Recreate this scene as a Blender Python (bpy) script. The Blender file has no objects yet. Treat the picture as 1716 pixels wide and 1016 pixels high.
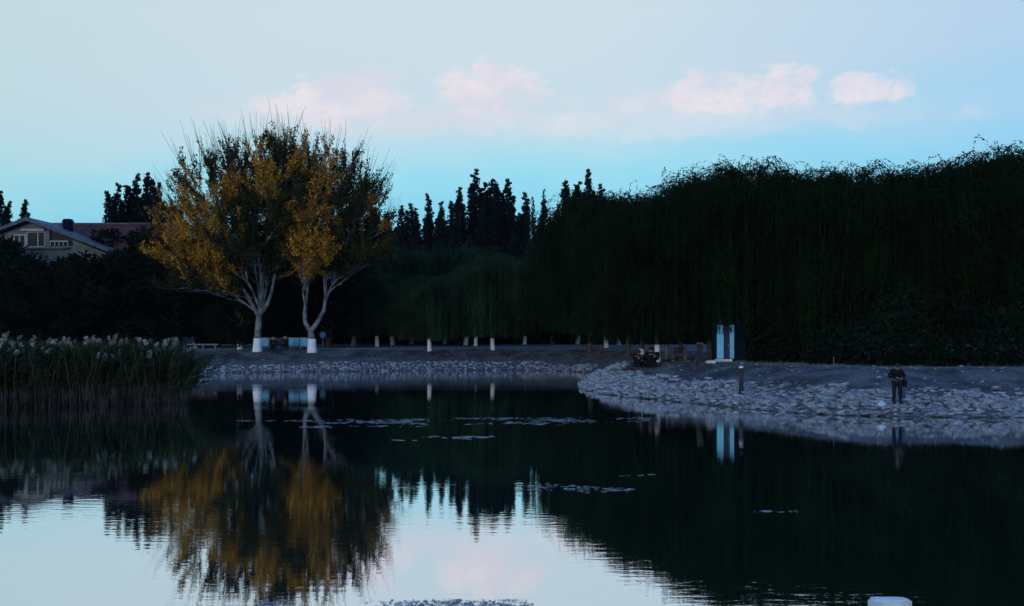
import bpy, bmesh, math, random
import numpy as np
from mathutils import Vector, Matrix, noise as mnoise

# ------------------------------------------------------------------ camera, sky, sun, exposure
SC = bpy.context.scene
COL = SC.collection
F, HZ, CX, H0 = 1840.0, 555.0, 858.0, 3.75      # focal length in photo pixels, horizon row, centre column, eye height
R = math.radians

cam = bpy.data.cameras.new('camera')
cam.sensor_width = 36.0
cam.lens = 36.0 * F / 1716.0
cam.shift_y = (HZ - 508.0) / 1716.0
cam.clip_start = 0.1
cam.clip_end = 6000.0
cam_o = bpy.data.objects.new('camera', cam)
cam_o.location = (0, 0, H0)
cam_o.rotation_euler = (R(90), 0, 0)
COL.objects.link(cam_o)
SC.camera = cam_o

SUN_EL, SUN_AZ = 7.0, 205.0      # low sun behind the camera, a little to the left (azimuth clockwise from +Y)

world = bpy.data.worlds.new('World')
SC.world = world
world.use_nodes = True
nt = world.node_tree
for n in list(nt.nodes):
    nt.nodes.remove(n)


def N(tree, kind, **kw):
    n = tree.nodes.new(kind)
    for k, v in kw.items():
        setattr(n, k, v)
    return n


def M(tree, op, a, b=None, c=None, clamp=False):
    n = tree.nodes.new('ShaderNodeMath')
    n.operation = op
    n.use_clamp = clamp
    for i, v in enumerate((a, b, c)):
        if v is None:
            continue
        if isinstance(v, (int, float)):
            n.inputs[i].default_value = v
        else:
            tree.links.new(v, n.inputs[i])
    return n.outputs[0]


def smooth(tree, v, lo, hi):
    n = tree.nodes.new('ShaderNodeMapRange')
    n.interpolation_type = 'SMOOTHSTEP'
    n.inputs['From Min'].default_value = lo
    n.inputs['From Max'].default_value = hi
    tree.links.new(v, n.inputs['Value'])
    return n.outputs['Result']


def mixc(tree, fac, a, b):
    n = tree.nodes.new('ShaderNodeMix')
    n.data_type = 'RGBA'
    for s, v in ((n.inputs['Factor'], fac), (n.inputs[6], a), (n.inputs[7], b)):
        if isinstance(v, (int, float)):
            s.default_value = v
        elif isinstance(v, tuple):
            s.default_value = (*v, 1)
        else:
            tree.links.new(v, s)
    return n.outputs[2]


def lin(r, g, b):
    f = lambda c: (c / 255 / 12.92) if c / 255 <= 0.04045 else ((c / 255 + 0.055) / 1.055) ** 2.4
    return (f(r), f(g), f(b))


def ramp(tree, fac, stops, interp='EASE'):
    n = tree.nodes.new('ShaderNodeValToRGB')
    n.color_ramp.interpolation = interp
    el = n.color_ramp.elements
    while len(el) < len(stops):
        el.new(0.5)
    for e, (p, c) in zip(el, stops):
        e.position = p
        e.color = (*c, 1)
    tree.links.new(fac, n.inputs['Fac'])
    return n.outputs['Color']


tc = N(nt, 'ShaderNodeTexCoord')
sep = N(nt, 'ShaderNodeSeparateXYZ')
nt.links.new(tc.outputs['Generated'], sep.inputs[0])
sx, sy, sz = sep.outputs
el = M(nt, 'ARCSINE', sz)                                  # elevation in radians
az = M(nt, 'ARCTAN2', sx, sy)                              # azimuth in radians, 0 ahead
eln = M(nt, 'DIVIDE', M(nt, 'MAXIMUM', el, 0.0), 1.5708)   # 0..1
# slow unevenness of the thin high veil
wn = N(nt, 'ShaderNodeTexNoise')
wn.inputs['Scale'].default_value = 5.0
wn.inputs['Detail'].default_value = 6.0
mp = N(nt, 'ShaderNodeMapping')
mp.inputs['Scale'].default_value = (1.0, 1.0, 3.5)
nt.links.new(tc.outputs['Generated'], mp.inputs['Vector'])
nt.links.new(mp.outputs[0], wn.inputs['Vector'])
wob = M(nt, 'MULTIPLY', M(nt, 'SUBTRACT', wn.outputs['Fac'], 0.5), 0.045)
# the veil lies lower on the left and higher on the right
eln2 = M(nt, 'SUBTRACT', M(nt, 'ADD', eln, wob), M(nt, 'MULTIPLY', M(nt, 'SINE', az), 0.040))
veil = ramp(nt, eln2, [(0.0, lin(96, 190, 226)), (0.066, lin(118, 205, 238)), (0.088, lin(146, 216, 239)),
                       (0.108, lin(178, 218, 235)), (0.130, lin(198, 218, 231)), (0.20, lin(206, 221, 230)),
                       (0.28, lin(112, 172, 234)), (0.45, lin(26, 104, 226)), (1.0, lin(14, 84, 212))], 'LINEAR')
# bluer to the right, greyer and greener to the left
side = smooth(nt, M(nt, 'SINE', az), 0.02, 0.62)
veil = mixc(nt, M(nt, 'MULTIPLY', side, 0.5), veil, lin(126, 184, 242))
sideL = smooth(nt, M(nt, 'SINE', az), -0.12, -0.6)
veil = mixc(nt, M(nt, 'MULTIPLY', sideL, 0.35), veil, lin(160, 208, 212))

# pink-white evening clouds, each a noisy puff in azimuth and elevation
cn = N(nt, 'ShaderNodeTexNoise')
cn.inputs['Scale'].default_value = 30.0
cn.inputs['Detail'].default_value = 7.0
cn.inputs['Roughness'].default_value = 0.66
cmap = N(nt, 'ShaderNodeMapping')
cmap.inputs['Scale'].default_value = (1.0, 1.0, 1.7)
nt.links.new(tc.outputs['Generated'], cmap.inputs['Vector'])
nt.links.new(cmap.outputs[0], cn.inputs['Vector'])
cn.inputs['Distortion'].default_value = 0.35
dn = M(nt, 'SUBTRACT', cn.outputs['Fac'], 0.5)
CLOUDS = [  # px, py, half width, half height, strength
    (588, 168, 90, 46, 1.0), (520, 186, 110, 26, 0.75), (640, 172, 50, 30, 0.7),
    (828, 152, 74, 46, 1.0), (872, 166, 50, 22, 0.6), (800, 196, 150, 32, 0.55),
    (1190, 158, 80, 34, 0.85), (1318, 148, 62, 34, 1.0), (1256, 168, 150, 26, 0.6), (1070, 172, 90, 20, 0.45),
    (1440, 152, 74, 26, 0.85), (950, 178, 60, 14, 0.3), (1100, 205, 420, 26, 0.35), (620, 204, 240, 26, 0.4),
]
mask = None
for (px, py, rw, rh, st) in CLOUDS:
    a0 = math.atan((px - CX) / F)
    e0 = math.atan((HZ - py) / F * math.cos(a0))
    da = M(nt, 'DIVIDE', M(nt, 'SUBTRACT', az, a0), 1.15 * rw / F)
    de = M(nt, 'DIVIDE', M(nt, 'SUBTRACT', el, e0), 1.2 * rh / F)
    # flat soft underside, rounded firm top
    r2 = M(nt, 'ADD', M(nt, 'MULTIPLY', da, da), M(nt, 'MULTIPLY', de, de))
    v = M(nt, 'ADD', M(nt, 'SUBTRACT', 1.0, r2), M(nt, 'MULTIPLY', dn, 4.2))
    v = M(nt, 'MULTIPLY', smooth(nt, v, -0.15, 0.95), st)
    mask = v if mask is None else M(nt, 'MAXIMUM', mask, v)
mask = M(nt, 'MULTIPLY', mask, 0.88)
cn2 = N(nt, 'ShaderNodeTexNoise')
cn2.inputs['Scale'].default_value = 14.0
cn2.inputs['Detail'].default_value = 6.0
nt.links.new(cmap.outputs[0], cn2.inputs['Vector'])
puff = mixc(nt, smooth(nt, cn2.outputs['Fac'], 0.38, 0.62), lin(216, 214, 229), lin(242, 226, 232))
skyc = mixc(nt, mask, veil, puff)

nish = N(nt, 'ShaderNodeTexSky')
nish.sky_type = 'NISHITA'
nish.sun_disc = False
nish.sun_elevation = R(SUN_EL)
nish.sun_rotation = R(SUN_AZ)
nish.air_density = 1.2
bg1 = N(nt, 'ShaderNodeBackground')
bg1.inputs['Strength'].default_value = 0.012
nt.links.new(nish.outputs[0], bg1.inputs['Color'])
bg2 = N(nt, 'ShaderNodeBackground')
bg2.inputs['Strength'].default_value = 0.97
nt.links.new(skyc, bg2.inputs['Color'])
addn = N(nt, 'ShaderNodeAddShader')
nt.links.new(bg1.outputs[0], addn.inputs[0])
nt.links.new(bg2.outputs[0], addn.inputs[1])
wo = N(nt, 'ShaderNodeOutputWorld')
nt.links.new(addn.outputs[0], wo.inputs['Surface'])

sl = bpy.data.lights.new('sun', 'SUN')
sl.energy = 0.5
sl.angle = R(14)
sl.color = (1.0, 0.92, 0.84)
so = bpy.data.objects.new('sun', sl)
sd = Vector((math.sin(R(SUN_AZ)) * math.cos(R(SUN_EL)), math.cos(R(SUN_AZ)) * math.cos(R(SUN_EL)), math.sin(R(SUN_EL))))
so.rotation_euler = (-sd).to_track_quat('-Z', 'Y').to_euler()
so.location = (-30, -40, 60)
COL.objects.link(so)

SC.view_settings.view_transform = 'Standard'
SC.view_settings.look = 'None'
SC.view_settings.exposure = 0.0
SC.view_settings.gamma = 1.0
SC.view_settings.use_curve_mapping = False
SC.cycles.max_bounces = 4
SC.cycles.diffuse_bounces = 1
SC.cycles.glossy_bounces = 2
SC.cycles.volume_bounces = 0

random.seed(7)
RS = np.random.RandomState(11)


# ------------------------------------------------------------------ materials
def mat(name, col, rough=0.8, var=0.25, scale=3.0, spec=0.3, col2=None, bump=0.0, bscale=20.0, rand=0.0, stretch=None):
    m = bpy.data.materials.new(name)
    m.use_nodes = True
    t = m.node_tree
    b = t.nodes['Principled BSDF']
    b.inputs['Roughness'].default_value = rough
    b.inputs['Specular IOR Level'].default_value = spec
    c = N(t, 'ShaderNodeTexCoord')
    src = c.outputs['Object']
    if stretch:
        g = N(t, 'ShaderNodeMapping')
        g.inputs['Scale'].default_value = stretch
        t.links.new(src, g.inputs['Vector'])
        src = g.outputs[0]
    n1 = N(t, 'ShaderNodeTexNoise')
    n1.inputs['Scale'].default_value = scale
    n1.inputs['Detail'].default_value = 5
    t.links.new(src, n1.inputs['Vector'])
    f = smooth(t, n1.outputs['Fac'], 0.3, 0.7)
    ca = tuple(x * (1 - var) for x in col)
    cb = col2 if col2 else tuple(min(1, x * (1 + var)) for x in col)
    out = mixc(t, f, ca, cb)
    if rand > 0:
        oi = N(t, 'ShaderNodeObjectInfo')
        hs = N(t, 'ShaderNodeHueSaturation')
        t.links.new(M(t, 'ADD', M(t, 'MULTIPLY', oi.outputs['Random'], 2 * rand), 1 - rand), hs.inputs['Value'])
        t.links.new(out, hs.inputs['Color'])
        out = hs.outputs[0]
    t.links.new(out, b.inputs['Base Color'])
    if bump > 0:
        n2 = N(t, 'ShaderNodeTexNoise')
        n2.inputs['Scale'].default_value = bscale
        n2.inputs['Detail'].default_value = 6
        t.links.new(src, n2.inputs['Vector'])
        bp = N(t, 'ShaderNodeBump')
        bp.inputs['Distance'].default_value = bump
        t.links.new(n2.outputs['Fac'], bp.inputs['Height'])
        t.links.new(bp.outputs[0], b.inputs['Normal'])
    return m


MT = {}
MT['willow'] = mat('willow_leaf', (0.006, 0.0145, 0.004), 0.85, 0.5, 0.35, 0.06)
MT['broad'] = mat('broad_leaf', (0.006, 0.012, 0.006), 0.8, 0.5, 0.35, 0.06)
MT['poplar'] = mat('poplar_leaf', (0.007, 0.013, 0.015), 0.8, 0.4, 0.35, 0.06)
MT['green'] = mat('dull_green_leaf', (0.022, 0.028, 0.008), 0.8, 0.5, 0.45, 0.06, col2=(0.052, 0.046, 0.011))
MT['orange'] = mat('orange_leaf', (0.55, 0.21, 0.016), 0.7, 0.4, 0.8, 0.1, col2=(0.62, 0.29, 0.03))
MT['pale_bark'] = mat('pale_bark', (0.155, 0.165, 0.17), 0.85, 0.55, 2.2, 0.2, bump=0.02, bscale=12)
MT['bark'] = mat('dark_bark', (0.08, 0.075, 0.07), 0.9, 0.4, 4, 0.2, bump=0.02, bscale=12)
MT['twig'] = mat('twig_bark', (0.045, 0.042, 0.040), 0.9, 0.4, 4, 0.1)
MT['lime'] = mat('lime_wash', (0.82, 0.83, 0.84), 0.8, 0.10, 5, 0.2)
MT['stone'] = mat('grey_stone', (0.235, 0.255, 0.285), 0.85, 0.4, 3.0, 0.2, bump=0.03, bscale=9, rand=0.3)
MT['dry'] = mat('dry_grass', (0.13, 0.125, 0.105), 0.9, 0.4, 0.6, 0.1)
MT['reed_leaf'] = mat('reed_leaf', (0.022, 0.034, 0.010), 0.7, 0.5, 0.7, 0.06)
MT['reed_stem'] = mat('reed_stem', (0.050, 0.042, 0.034), 0.8, 0.6, 1.5, 0.2)
MT['plume'] = mat('reed_plume', (0.32, 0.33, 0.28), 0.9, 0.3, 6, 0.1, rand=0.5)
MT['weed'] = mat('weed_sky_glint', (0.26, 0.30, 0.30), 0.5, 0.5, 3, 0.4)  # floating weed; sky reflected off ripples is painted in as its pale colour
MT['concrete'] = mat('concrete', (0.66, 0.68, 0.70), 0.85, 0.25, 5, 0.3, bump=0.012, bscale=18)
MT['oldconcrete'] = mat('old_concrete', (0.27, 0.27, 0.27), 0.9, 0.3, 4, 0.3, bump=0.02, bscale=10)
MT['bluepaint'] = mat('pale_blue_paint', (0.22, 0.60, 0.78), 0.6, 0.15, 4, 0.3)
MT['bluepanel'] = mat('blue_panel', (0.09, 0.36, 0.55), 0.5, 0.2, 3, 0.4)
MT['navy'] = mat('navy_door', (0.012, 0.028, 0.10), 0.5, 0.2, 3, 0.4)
MT['darkwall'] = mat('dark_wall', (0.007, 0.012, 0.026), 0.9, 0.3, 3, 0.05)
MT['wood'] = mat('dark_wood', (0.035, 0.030, 0.028), 0.8, 0.4, 6, 0.3)
MT['palewood'] = mat('weathered_wood', (0.22, 0.21, 0.19), 0.85, 0.3, 6, 0.3)
MT['metal'] = mat('painted_metal', (0.30, 0.33, 0.36), 0.45, 0.2, 6, 0.5)
MT['housewall'] = mat('house_wall', (0.14, 0.165, 0.17), 0.85, 0.2, 1.2, 0.2)
MT['rooftile'] = mat('red_roof', (0.085, 0.028, 0.026), 0.8, 0.3, 2, 0.3)
MT['roofedge'] = mat('slate_roof', (0.085, 0.095, 0.125), 0.7, 0.3, 2, 0.3)
MT['glass'] = mat('dark_glass', (0.008, 0.010, 0.016), 0.45, 0.2, 1, 0.12)
MT['white'] = mat('white_frame', (0.36, 0.39, 0.41), 0.6, 0.1, 3, 0.3)
MT['skin'] = mat('skin', (0.24, 0.14, 0.10), 0.6, 0.1, 8, 0.3)
MT['blackcloth'] = mat('black_cloth', (0.009, 0.009, 0.012), 0.9, 0.3, 10, 0.1)
MT['navycloth'] = mat('navy_cloth', (0.012, 0.014, 0.024), 0.9, 0.3, 10, 0.1)
MT['hair'] = mat('black_hair', (0.012, 0.011, 0.010), 0.6, 0.2, 20, 0.3)
MT['greyhair'] = mat('grey_hair', (0.10, 0.10, 0.10), 0.7, 0.2, 20, 0.3)
MT['straw'] = mat('straw', (0.30, 0.20, 0.10), 0.85, 0.25, 8, 0.2)
MT['plastic'] = mat('white_plastic', (0.50, 0.56, 0.66), 0.45, 0.08, 4, 0.4)
MT['rubber'] = mat('rubber', (0.02, 0.02, 0.02), 0.8, 0.2, 8, 0.3)
MT['sign'] = mat('blue_sign', (0.10, 0.26, 0.55), 0.4, 0.1, 3, 0.4)


# ------------------------------------------------------------------ mesh helpers
def npmesh(name, V, Fq, mats, smooth_=False):
    """V (n,3), Fq (m,k) faces of one size"""
    V = np.asarray(V, dtype=np.float32)
    Fq = np.asarray(Fq, dtype=np.int32)
    me = bpy.data.meshes.new(name)
    k = Fq.shape[1]
    me.vertices.add(len(V))
    me.vertices.foreach_set('co', V.ravel())
    me.loops.add(Fq.size)
    me.loops.foreach_set('vertex_index', Fq.ravel())
    me.polygons.add(len(Fq))
    me.polygons.foreach_set('loop_start', np.arange(0, Fq.size, k, dtype=np.int32))
    me.polygons.foreach_set('loop_total', np.full(len(Fq), k, dtype=np.int32))
    if smooth_:
        me.polygons.foreach_set('use_smooth', np.ones(len(Fq), dtype=bool))
    for m in (mats if isinstance(mats, (list, tuple)) else [mats]):
        me.materials.append(m)
    me.update(calc_edges=True)
    return me


class MB:
    """collects boxes, tubes and prisms into ONE mesh"""
    def __init__(self):
        self.v, self.f = [], []

    def add(self, vs, fs):
        o = len(self.v)
        self.v += [tuple(p) for p in vs]
        self.f += [tuple(i + o for i in f) for f in fs]
        return self

    def box(self, c, s, rz=0.0, taper=1.0, rx=0.0):
        hx, hy, hz = s[0] / 2, s[1] / 2, s[2] / 2
        P = []
        for z, t in ((-hz, 1.0), (hz, taper)):
            for x, y in ((-hx, -hy), (hx, -hy), (hx, hy), (-hx, hy)):
                P.append(Vector((x * t, y * t, z)))
        m = Matrix.Rotation(rz, 3, 'Z') @ Matrix.Rotation(rx, 3, 'X')
        return self.add([m @ p + Vector(c) for p in P],
                        [(3, 2, 1, 0), (4, 5, 6, 7), (0, 1, 5, 4), (1, 2, 6, 5), (2, 3, 7, 6), (3, 0, 4, 7)])

    def tube(self, path, rad, sides=6, caps=True):
        path = [Vector(p) for p in path]
        n = len(path)
        if isinstance(rad, (int, float)):
            rad = [rad] * n
        vs, fs = [], []
        for i, p in enumerate(path):
            d = (path[min(i + 1, n - 1)] - path[max(i - 1, 0)])
            d = d.normalized() if d.length > 1e-9 else Vector((0, 0, 1))
            a = d.cross(Vector((0.31, 0.95, 0.12)))
            if a.length < 1e-3:
                a = d.cross(Vector((1, 0, 0)))
            a.normalize()
            b = d.cross(a)
            for k in range(sides):
                t = 2 * math.pi * k / sides
                vs.append(p + (a * math.cos(t) + b * math.sin(t)) * rad[i])
        for i in range(n - 1):
            for k in range(sides):
                k2 = (k + 1) % sides
                fs.append((i * sides + k, i * sides + k2, (i + 1) * sides + k2, (i + 1) * sides + k))
        if caps:
            fs.append(tuple(range(sides - 1, -1, -1)))
            fs.append(tuple((n - 1) * sides + k for k in range(sides)))
        return self.add(vs, fs)

    def prism(self, poly, y0, y1):
        """poly of (x,z), extruded along y"""
        n = len(poly)
        vs = [(x, y0, z) for x, z in poly] + [(x, y1, z) for x, z in poly]
        fs = [tuple(range(n)), tuple(range(2 * n - 1, n - 1, -1))]
        for i in range(n):
            j = (i + 1) % n
            fs.append((i, i + n, j + n, j))
        return self.add(vs, fs)

    def ball(self, c, r, seg=8, rings=6):
        vs, fs = [], []
        rx, ry, rz = r if isinstance(r, (tuple, list)) else (r, r, r)
        for i in range(rings + 1):
            th = math.pi * i / rings
            for k in range(seg):
                ph = 2 * math.pi * k / seg
                vs.append((c[0] + rx * math.sin(th) * math.cos(ph), c[1] + ry * math.sin(th) * math.sin(ph), c[2] + rz * math.cos(th)))
        for i in range(rings):
            for k in range(seg):
                k2 = (k + 1) % seg
                fs.append((i * seg + k, (i + 1) * seg + k, (i + 1) * seg + k2, i * seg + k2))
        return self.add(vs, fs)

    def mesh(self, name, m, smooth_=False):
        me = bpy.data.meshes.new(name)
        me.from_pydata(self.v, [], self.f)
        me.materials.append(m)
        if smooth_:
            me.polygons.foreach_set('use_smooth', np.ones(len(me.polygons), dtype=bool))
        me.update()
        return me

    def build(self, name, m, parent=None, smooth_=False, bevel=0.0):
        o = obj(name, self.mesh(name, m, smooth_), parent)
        if bevel > 0:
            bv = o.modifiers.new('bevel', 'BEVEL')
            bv.width = bevel
            bv.segments = 2
        return o


def obj(name, me, parent=None, loc=None):
    o = bpy.data.objects.new(name, me)
    COL.objects.link(o)
    if parent is not None:
        o.parent = parent
    if loc is not None:
        o.location = loc
    return o


def tag(o, label=None, cat=None, group=None, kind=None):
    if label:
        o['label'] = label
    if cat:
        o['category'] = cat
    if group:
        o['group'] = group
    if kind:
        o['kind'] = kind
    return o


def thing(name, loc, label, cat, group=None, rz=0.0):
    o = bpy.data.objects.new(name, None)
    o.empty_display_size = 0.3
    COL.objects.link(o)
    o.location = loc
    o.rotation_euler = (0, 0, rz)
    return tag(o, label, cat, group)


def leafquads(P, D, L, W, rs, flat=None):
    """diamond leaves at P, pointing along D; returns V, F"""
    n = len(P)
    D = D / (np.linalg.norm(D, axis=1, keepdims=True) + 1e-9)
    r = rs.normal(size=(n, 3))
    S = np.cross(D, r)
    S /= (np.linalg.norm(S, axis=1, keepdims=True) + 1e-9)
    L = np.asarray(L).reshape(-1, 1)
    W = np.asarray(W).reshape(-1, 1)
    V = np.empty((n, 4, 3), dtype=np.float32)
    V[:, 0] = P
    V[:, 1] = P + D * L * 0.45 + S * W * 0.5
    V[:, 2] = P + D * L
    V[:, 3] = P + D * L * 0.45 - S * W * 0.5
    Fq = np.arange(n * 4).reshape(n, 4)
    return V.reshape(-1, 3), Fq


# ------------------------------------------------------------------ the lie of the land
def Wp(px, py):
    """photo pixel on the water -> world x, y"""
    Y = H0 * F / (py - HZ)
    return ((px - CX) / F * Y, Y)


RIGHT = [(60.0, 44.5), (34.0, 46.5)] + [Wp(*p) for p in ((1716, 700), (1600, 699.5), (1500, 698), (1420, 696.5), (1357, 693.5), (1300, 689.5), (1236, 684),
                                                     (1180, 678), (1134, 672.5), (1090, 669), (1050, 665.5), (1010, 660), (985, 654.5), (974, 650))] + [(5.2, 79.0), (6.0, 87.0), (6.8, 94.0)]
FAR = [(6.6, 99.0), (4.5, 103.0), (0.0, 105.5), (-6.0, 104.5), (-12.0, 103.0), (-18.0, 101.0), (-24.0, 99.5), (-27.5, 97.0), (-34.0, 95.0), (-50.0, 93.0), (-95.0, 90.0)]
POND = RIGHT + FAR + [(-95.0, 10.5), (60.0, 10.5)]
PA = np.array(POND)
PB = np.roll(PA, -1, axis=0)


def sdist(X, Y):
    """distance to the shoreline, negative over the water"""
    X = np.asarray(X, float)
    Y = np.asarray(Y, float)
    best = np.full(X.shape, 1e9)
    ins = np.zeros(X.shape, bool)
    for (ax, ay), (bx, by) in zip(PA, PB):
        dx, dy = bx - ax, by - ay
        t = np.clip(((X - ax) * dx + (Y - ay) * dy) / (dx * dx + dy * dy), 0, 1)
        best = np.minimum(best, np.hypot(X - ax - t * dx, Y - ay - t * dy))
        if abs(dy) > 1e-9:
            c = (ay > Y) != (by > Y)
            xi = ax + (Y - ay) * dx / dy
            ins ^= c & (X < xi)
    return np.where(ins, -best, best)


PD = [-6, -1.0, 0.0, 0.5, 2.2, 3.0, 5.0, 6.6, 9.0, 14.0]
PZ = [-1.6, -0.6, 0.0, 0.28, 0.95, 1.12, 1.62, 1.84, 1.93, 1.95]


def noise2(X, Y, s, seed):
    out = np.empty(np.shape(X))
    it = np.nditer([X, Y, out], op_flags=[['readonly'], ['readonly'], ['writeonly']])
    for a, b, o in it:
        o[...] = mnoise.noise((float(a) * s, float(b) * s, seed))
    return out


def ground_z(X, Y, rough=True):
    X = np.asarray(X, float)
    Y = np.asarray(Y, float)
    d = sdist(X, Y)
    d2 = d + 0.5 * noise2(X, Y, 0.35, 3.3) * np.clip(d, 0, 1.5)
    z = np.interp(d2, PD, PZ)
    w = np.clip(d / 2.0, 0, 1) * np.clip(1.4 - np.abs(d - 4.5) / 6.0, 0.3, 1)
    z = z + (0.10 * noise2(X, Y, 0.8, 1.7) + 0.07 * noise2(X, Y, 2.1, 8.1)) * w
    return z


def gz(x, y):
    return float(ground_z(np.array([x]), np.array([y]))[0])


def G(px, py, lo=40.0, hi=230.0):
    """photo pixel -> the point of the ground it shows"""
    Y = np.arange(lo, hi, 0.15)
    X = (px - CX) / F * Y
    zr = H0 + (HZ - py) / F * Y
    z = ground_z(X, Y)
    i = np.argmax(z >= zr)
    if not (z >= zr).any():
        i = np.argmin(np.abs(Y - 150))
    return Vector((X[i], Y[i], z[i]))


def PX(px, Y):
    return (px - CX) / F * Y


def PZt(py, Y):
    return H0 + (HZ - py) / F * Y


def steps(*segs):
    out = []
    for a, b, s in segs:
        out += list(np.arange(a, b, s))
    return np.array(out)


gx = steps((-3000, -600, 600), (-600, -200, 100), (-200, -110, 15), (-110, -40, 1.5), (-40, 32, 0.45), (32, 70, 1.5), (70, 160, 15), (160, 600, 110), (600, 3001, 600))
gy = steps((-600, -40, 140), (-40, 0, 8), (0, 40, 1.0), (40, 116, 0.45), (116, 150, 1.7), (150, 300, 15), (300, 900, 150), (900, 4200, 800))
GX, GY = np.meshgrid(gx, gy)
gd = sdist(GX, GY)
gzv = ground_z(GX, GY)
ny_, nx_ = GX.shape
idx = np.arange(nx_ * ny_).reshape(ny_, nx_)
gf = np.stack([idx[:-1, :-1], idx[:-1, 1:], idx[1:, 1:], idx[1:, :-1]], -1).reshape(-1, 4)

gm = bpy.data.materials.new('bank_earth')
gm.use_nodes = True
t = gm.node_tree
b = t.nodes['Principled BSDF']
b.inputs['Roughness'].default_value = 0.95
b.inputs['Specular IOR Level'].default_value = 0.1
at = N(t, 'ShaderNodeAttribute', attribute_name='shore')
tcg = N(t, 'ShaderNodeTexCoord')
nA = N(t, 'ShaderNodeTexNoise')
nA.inputs['Scale'].default_value = 0.5
nA.inputs['Detail'].default_value = 8
nA.inputs['Roughness'].default_value = 0.65
t.links.new(tcg.outputs['Object'], nA.inputs['Vector'])
nB = N(t, 'ShaderNodeTexNoise')
nB.inputs['Scale'].default_value = 5.0
nB.inputs['Detail'].default_value = 6
t.links.new(tcg.outputs['Object'], nB.inputs['Vector'])
grass = mixc(t, smooth(t, nA.outputs['Fac'], 0.38, 0.62), (0.050, 0.057, 0.066), (0.150, 0.163, 0.182))
grass = mixc(t, M(t, 'MULTIPLY', smooth(t, nB.outputs['Fac'], 0.45, 0.7), 0.5), grass, (0.055, 0.055, 0.05))
soil = mixc(t, smooth(t, nB.outputs['Fac'], 0.35, 0.65), (0.07, 0.075, 0.085), (0.16, 0.17, 0.185))
wob2 = M(t, 'MULTIPLY', M(t, 'SUBTRACT', nA.outputs['Fac'], 0.5), 2.0)
dd = M(t, 'ADD', at.outputs['Fac'], wob2)
base = mixc(t, smooth(t, dd, 1.9, 2.8), soil, grass)
path = mixc(t, smooth(t, nB.outputs['Fac'], 0.35, 0.65), (0.15, 0.16, 0.175), (0.25, 0.265, 0.285))
band = M(t, 'MULTIPLY', smooth(t, dd, 6.6, 8.2), M(t, 'SUBTRACT', 1.0, smooth(t, dd, 14.0, 18.0)))
base = mixc(t, M(t, 'MULTIPLY', band, 0.8), base, path)
litter = mixc(t, smooth(t, nB.outputs['Fac'], 0.35, 0.65), (0.06, 0.06, 0.06), (0.15, 0.15, 0.15))
base = mixc(t, smooth(t, dd, 16.0, 24.0), base, litter)
t.links.new(base, b.inputs['Base Color'])
bp = N(t, 'ShaderNodeBump')
bp.inputs['Distance'].default_value = 0.22
t.links.new(M(t, 'ADD', nB.outputs['Fac'], nA.outputs['Fac']), bp.inputs['Height'])
t.links.new(bp.outputs[0], b.inputs['Normal'])

gme = npmesh('ground', np.stack([GX, GY, gzv], -1).reshape(-1, 3), gf, gm, True)
a_ = gme.attributes.new('shore', 'FLOAT', 'POINT')
a_.data.foreach_set('value', np.clip(gd, -5, 60).astype(np.float32).ravel())
ground = obj('ground', gme)
tag(ground, 'bare grey-brown earth bank and ground around the pond', kind='structure')

# water
wm = bpy.data.materials.new('still_water')
wm.use_nodes = True
t = wm.node_tree
b = t.nodes['Principled BSDF']
b.inputs['Base Color'].default_value = (0.005, 0.034, 0.024, 1)
b.inputs['Roughness'].default_value = 0.02
b.inputs['IOR'].default_value = 1.33
gl = N(t, 'ShaderNodeBsdfGlossy')
gl.inputs['Color'].default_value = (0.93, 0.97, 1.0, 1)
gl.inputs['Roughness'].default_value = 0.0
mx = N(t, 'ShaderNodeMixShader')
mx.inputs[0].default_value = 0.80
t.links.new(b.outputs[0], mx.inputs[1])
t.links.new(gl.outputs[0], mx.inputs[2])
t.links.new(mx.outputs[0], t.nodes['Material Output'].inputs['Surface'])
tcw = N(t, 'ShaderNodeTexCoord')
mpw = N(t, 'ShaderNodeMapping')
mpw.inputs['Scale'].default_value = (0.55, 1.5, 1.0)
t.links.new(tcw.outputs['Object'], mpw.inputs['Vector'])
w1 = N(t, 'ShaderNodeTexNoise')
w1.inputs['Scale'].default_value = 3.2
w1.inputs['Detail'].default_value = 3
t.links.new(mpw.outputs[0], w1.inputs['Vector'])
w2 = N(t, 'ShaderNodeTexNoise')       # where a breath of wind ruffles the surface
w2.inputs['Scale'].default_value = 0.11
w2.inputs['Detail'].default_value = 3
mpw2 = N(t, 'ShaderNodeMapping')
mpw2.inputs['Scale'].default_value = (0.6, 1.6, 1.0)
t.links.new(tcw.outputs['Object'], mpw2.inputs['Vector'])
t.links.new(mpw2.outputs[0], w2.inputs['Vector'])
sepw = N(t, 'ShaderNodeSeparateXYZ')
t.links.new(tcw.outputs['Object'], sepw.inputs[0])
far_ = smooth(t, sepw.outputs[1], 58.0, 92.0)
amp = M(t, 'ADD', M(t, 'MULTIPLY', smooth(t, w2.outputs['Fac'], 0.45, 0.7), 0.8), M(t, 'ADD', 0.27, M(t, 'MULTIPLY', far_, 0.3)))
bpw = N(t, 'ShaderNodeBump')
bpw.inputs['Distance'].default_value = 0.0034
t.links.new(M(t, 'MULTIPLY', w1.outputs['Fac'], amp), bpw.inputs['Height'])
t.links.new(bpw.outputs[0], b.inputs['Normal'])
t.links.new(bpw.outputs[0], gl.inputs['Normal'])
wx = np.array([-110.0, 75.0])
water = obj('pond_water', npmesh('pond_water', [(-96, 9.5, 0), (61, 9.5, 0), (61, 108, 0), (-96, 108, 0)], [(0, 1, 2, 3)], wm))
tag(water, 'dark still pond water mirroring sky and trees', kind='structure')

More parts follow.
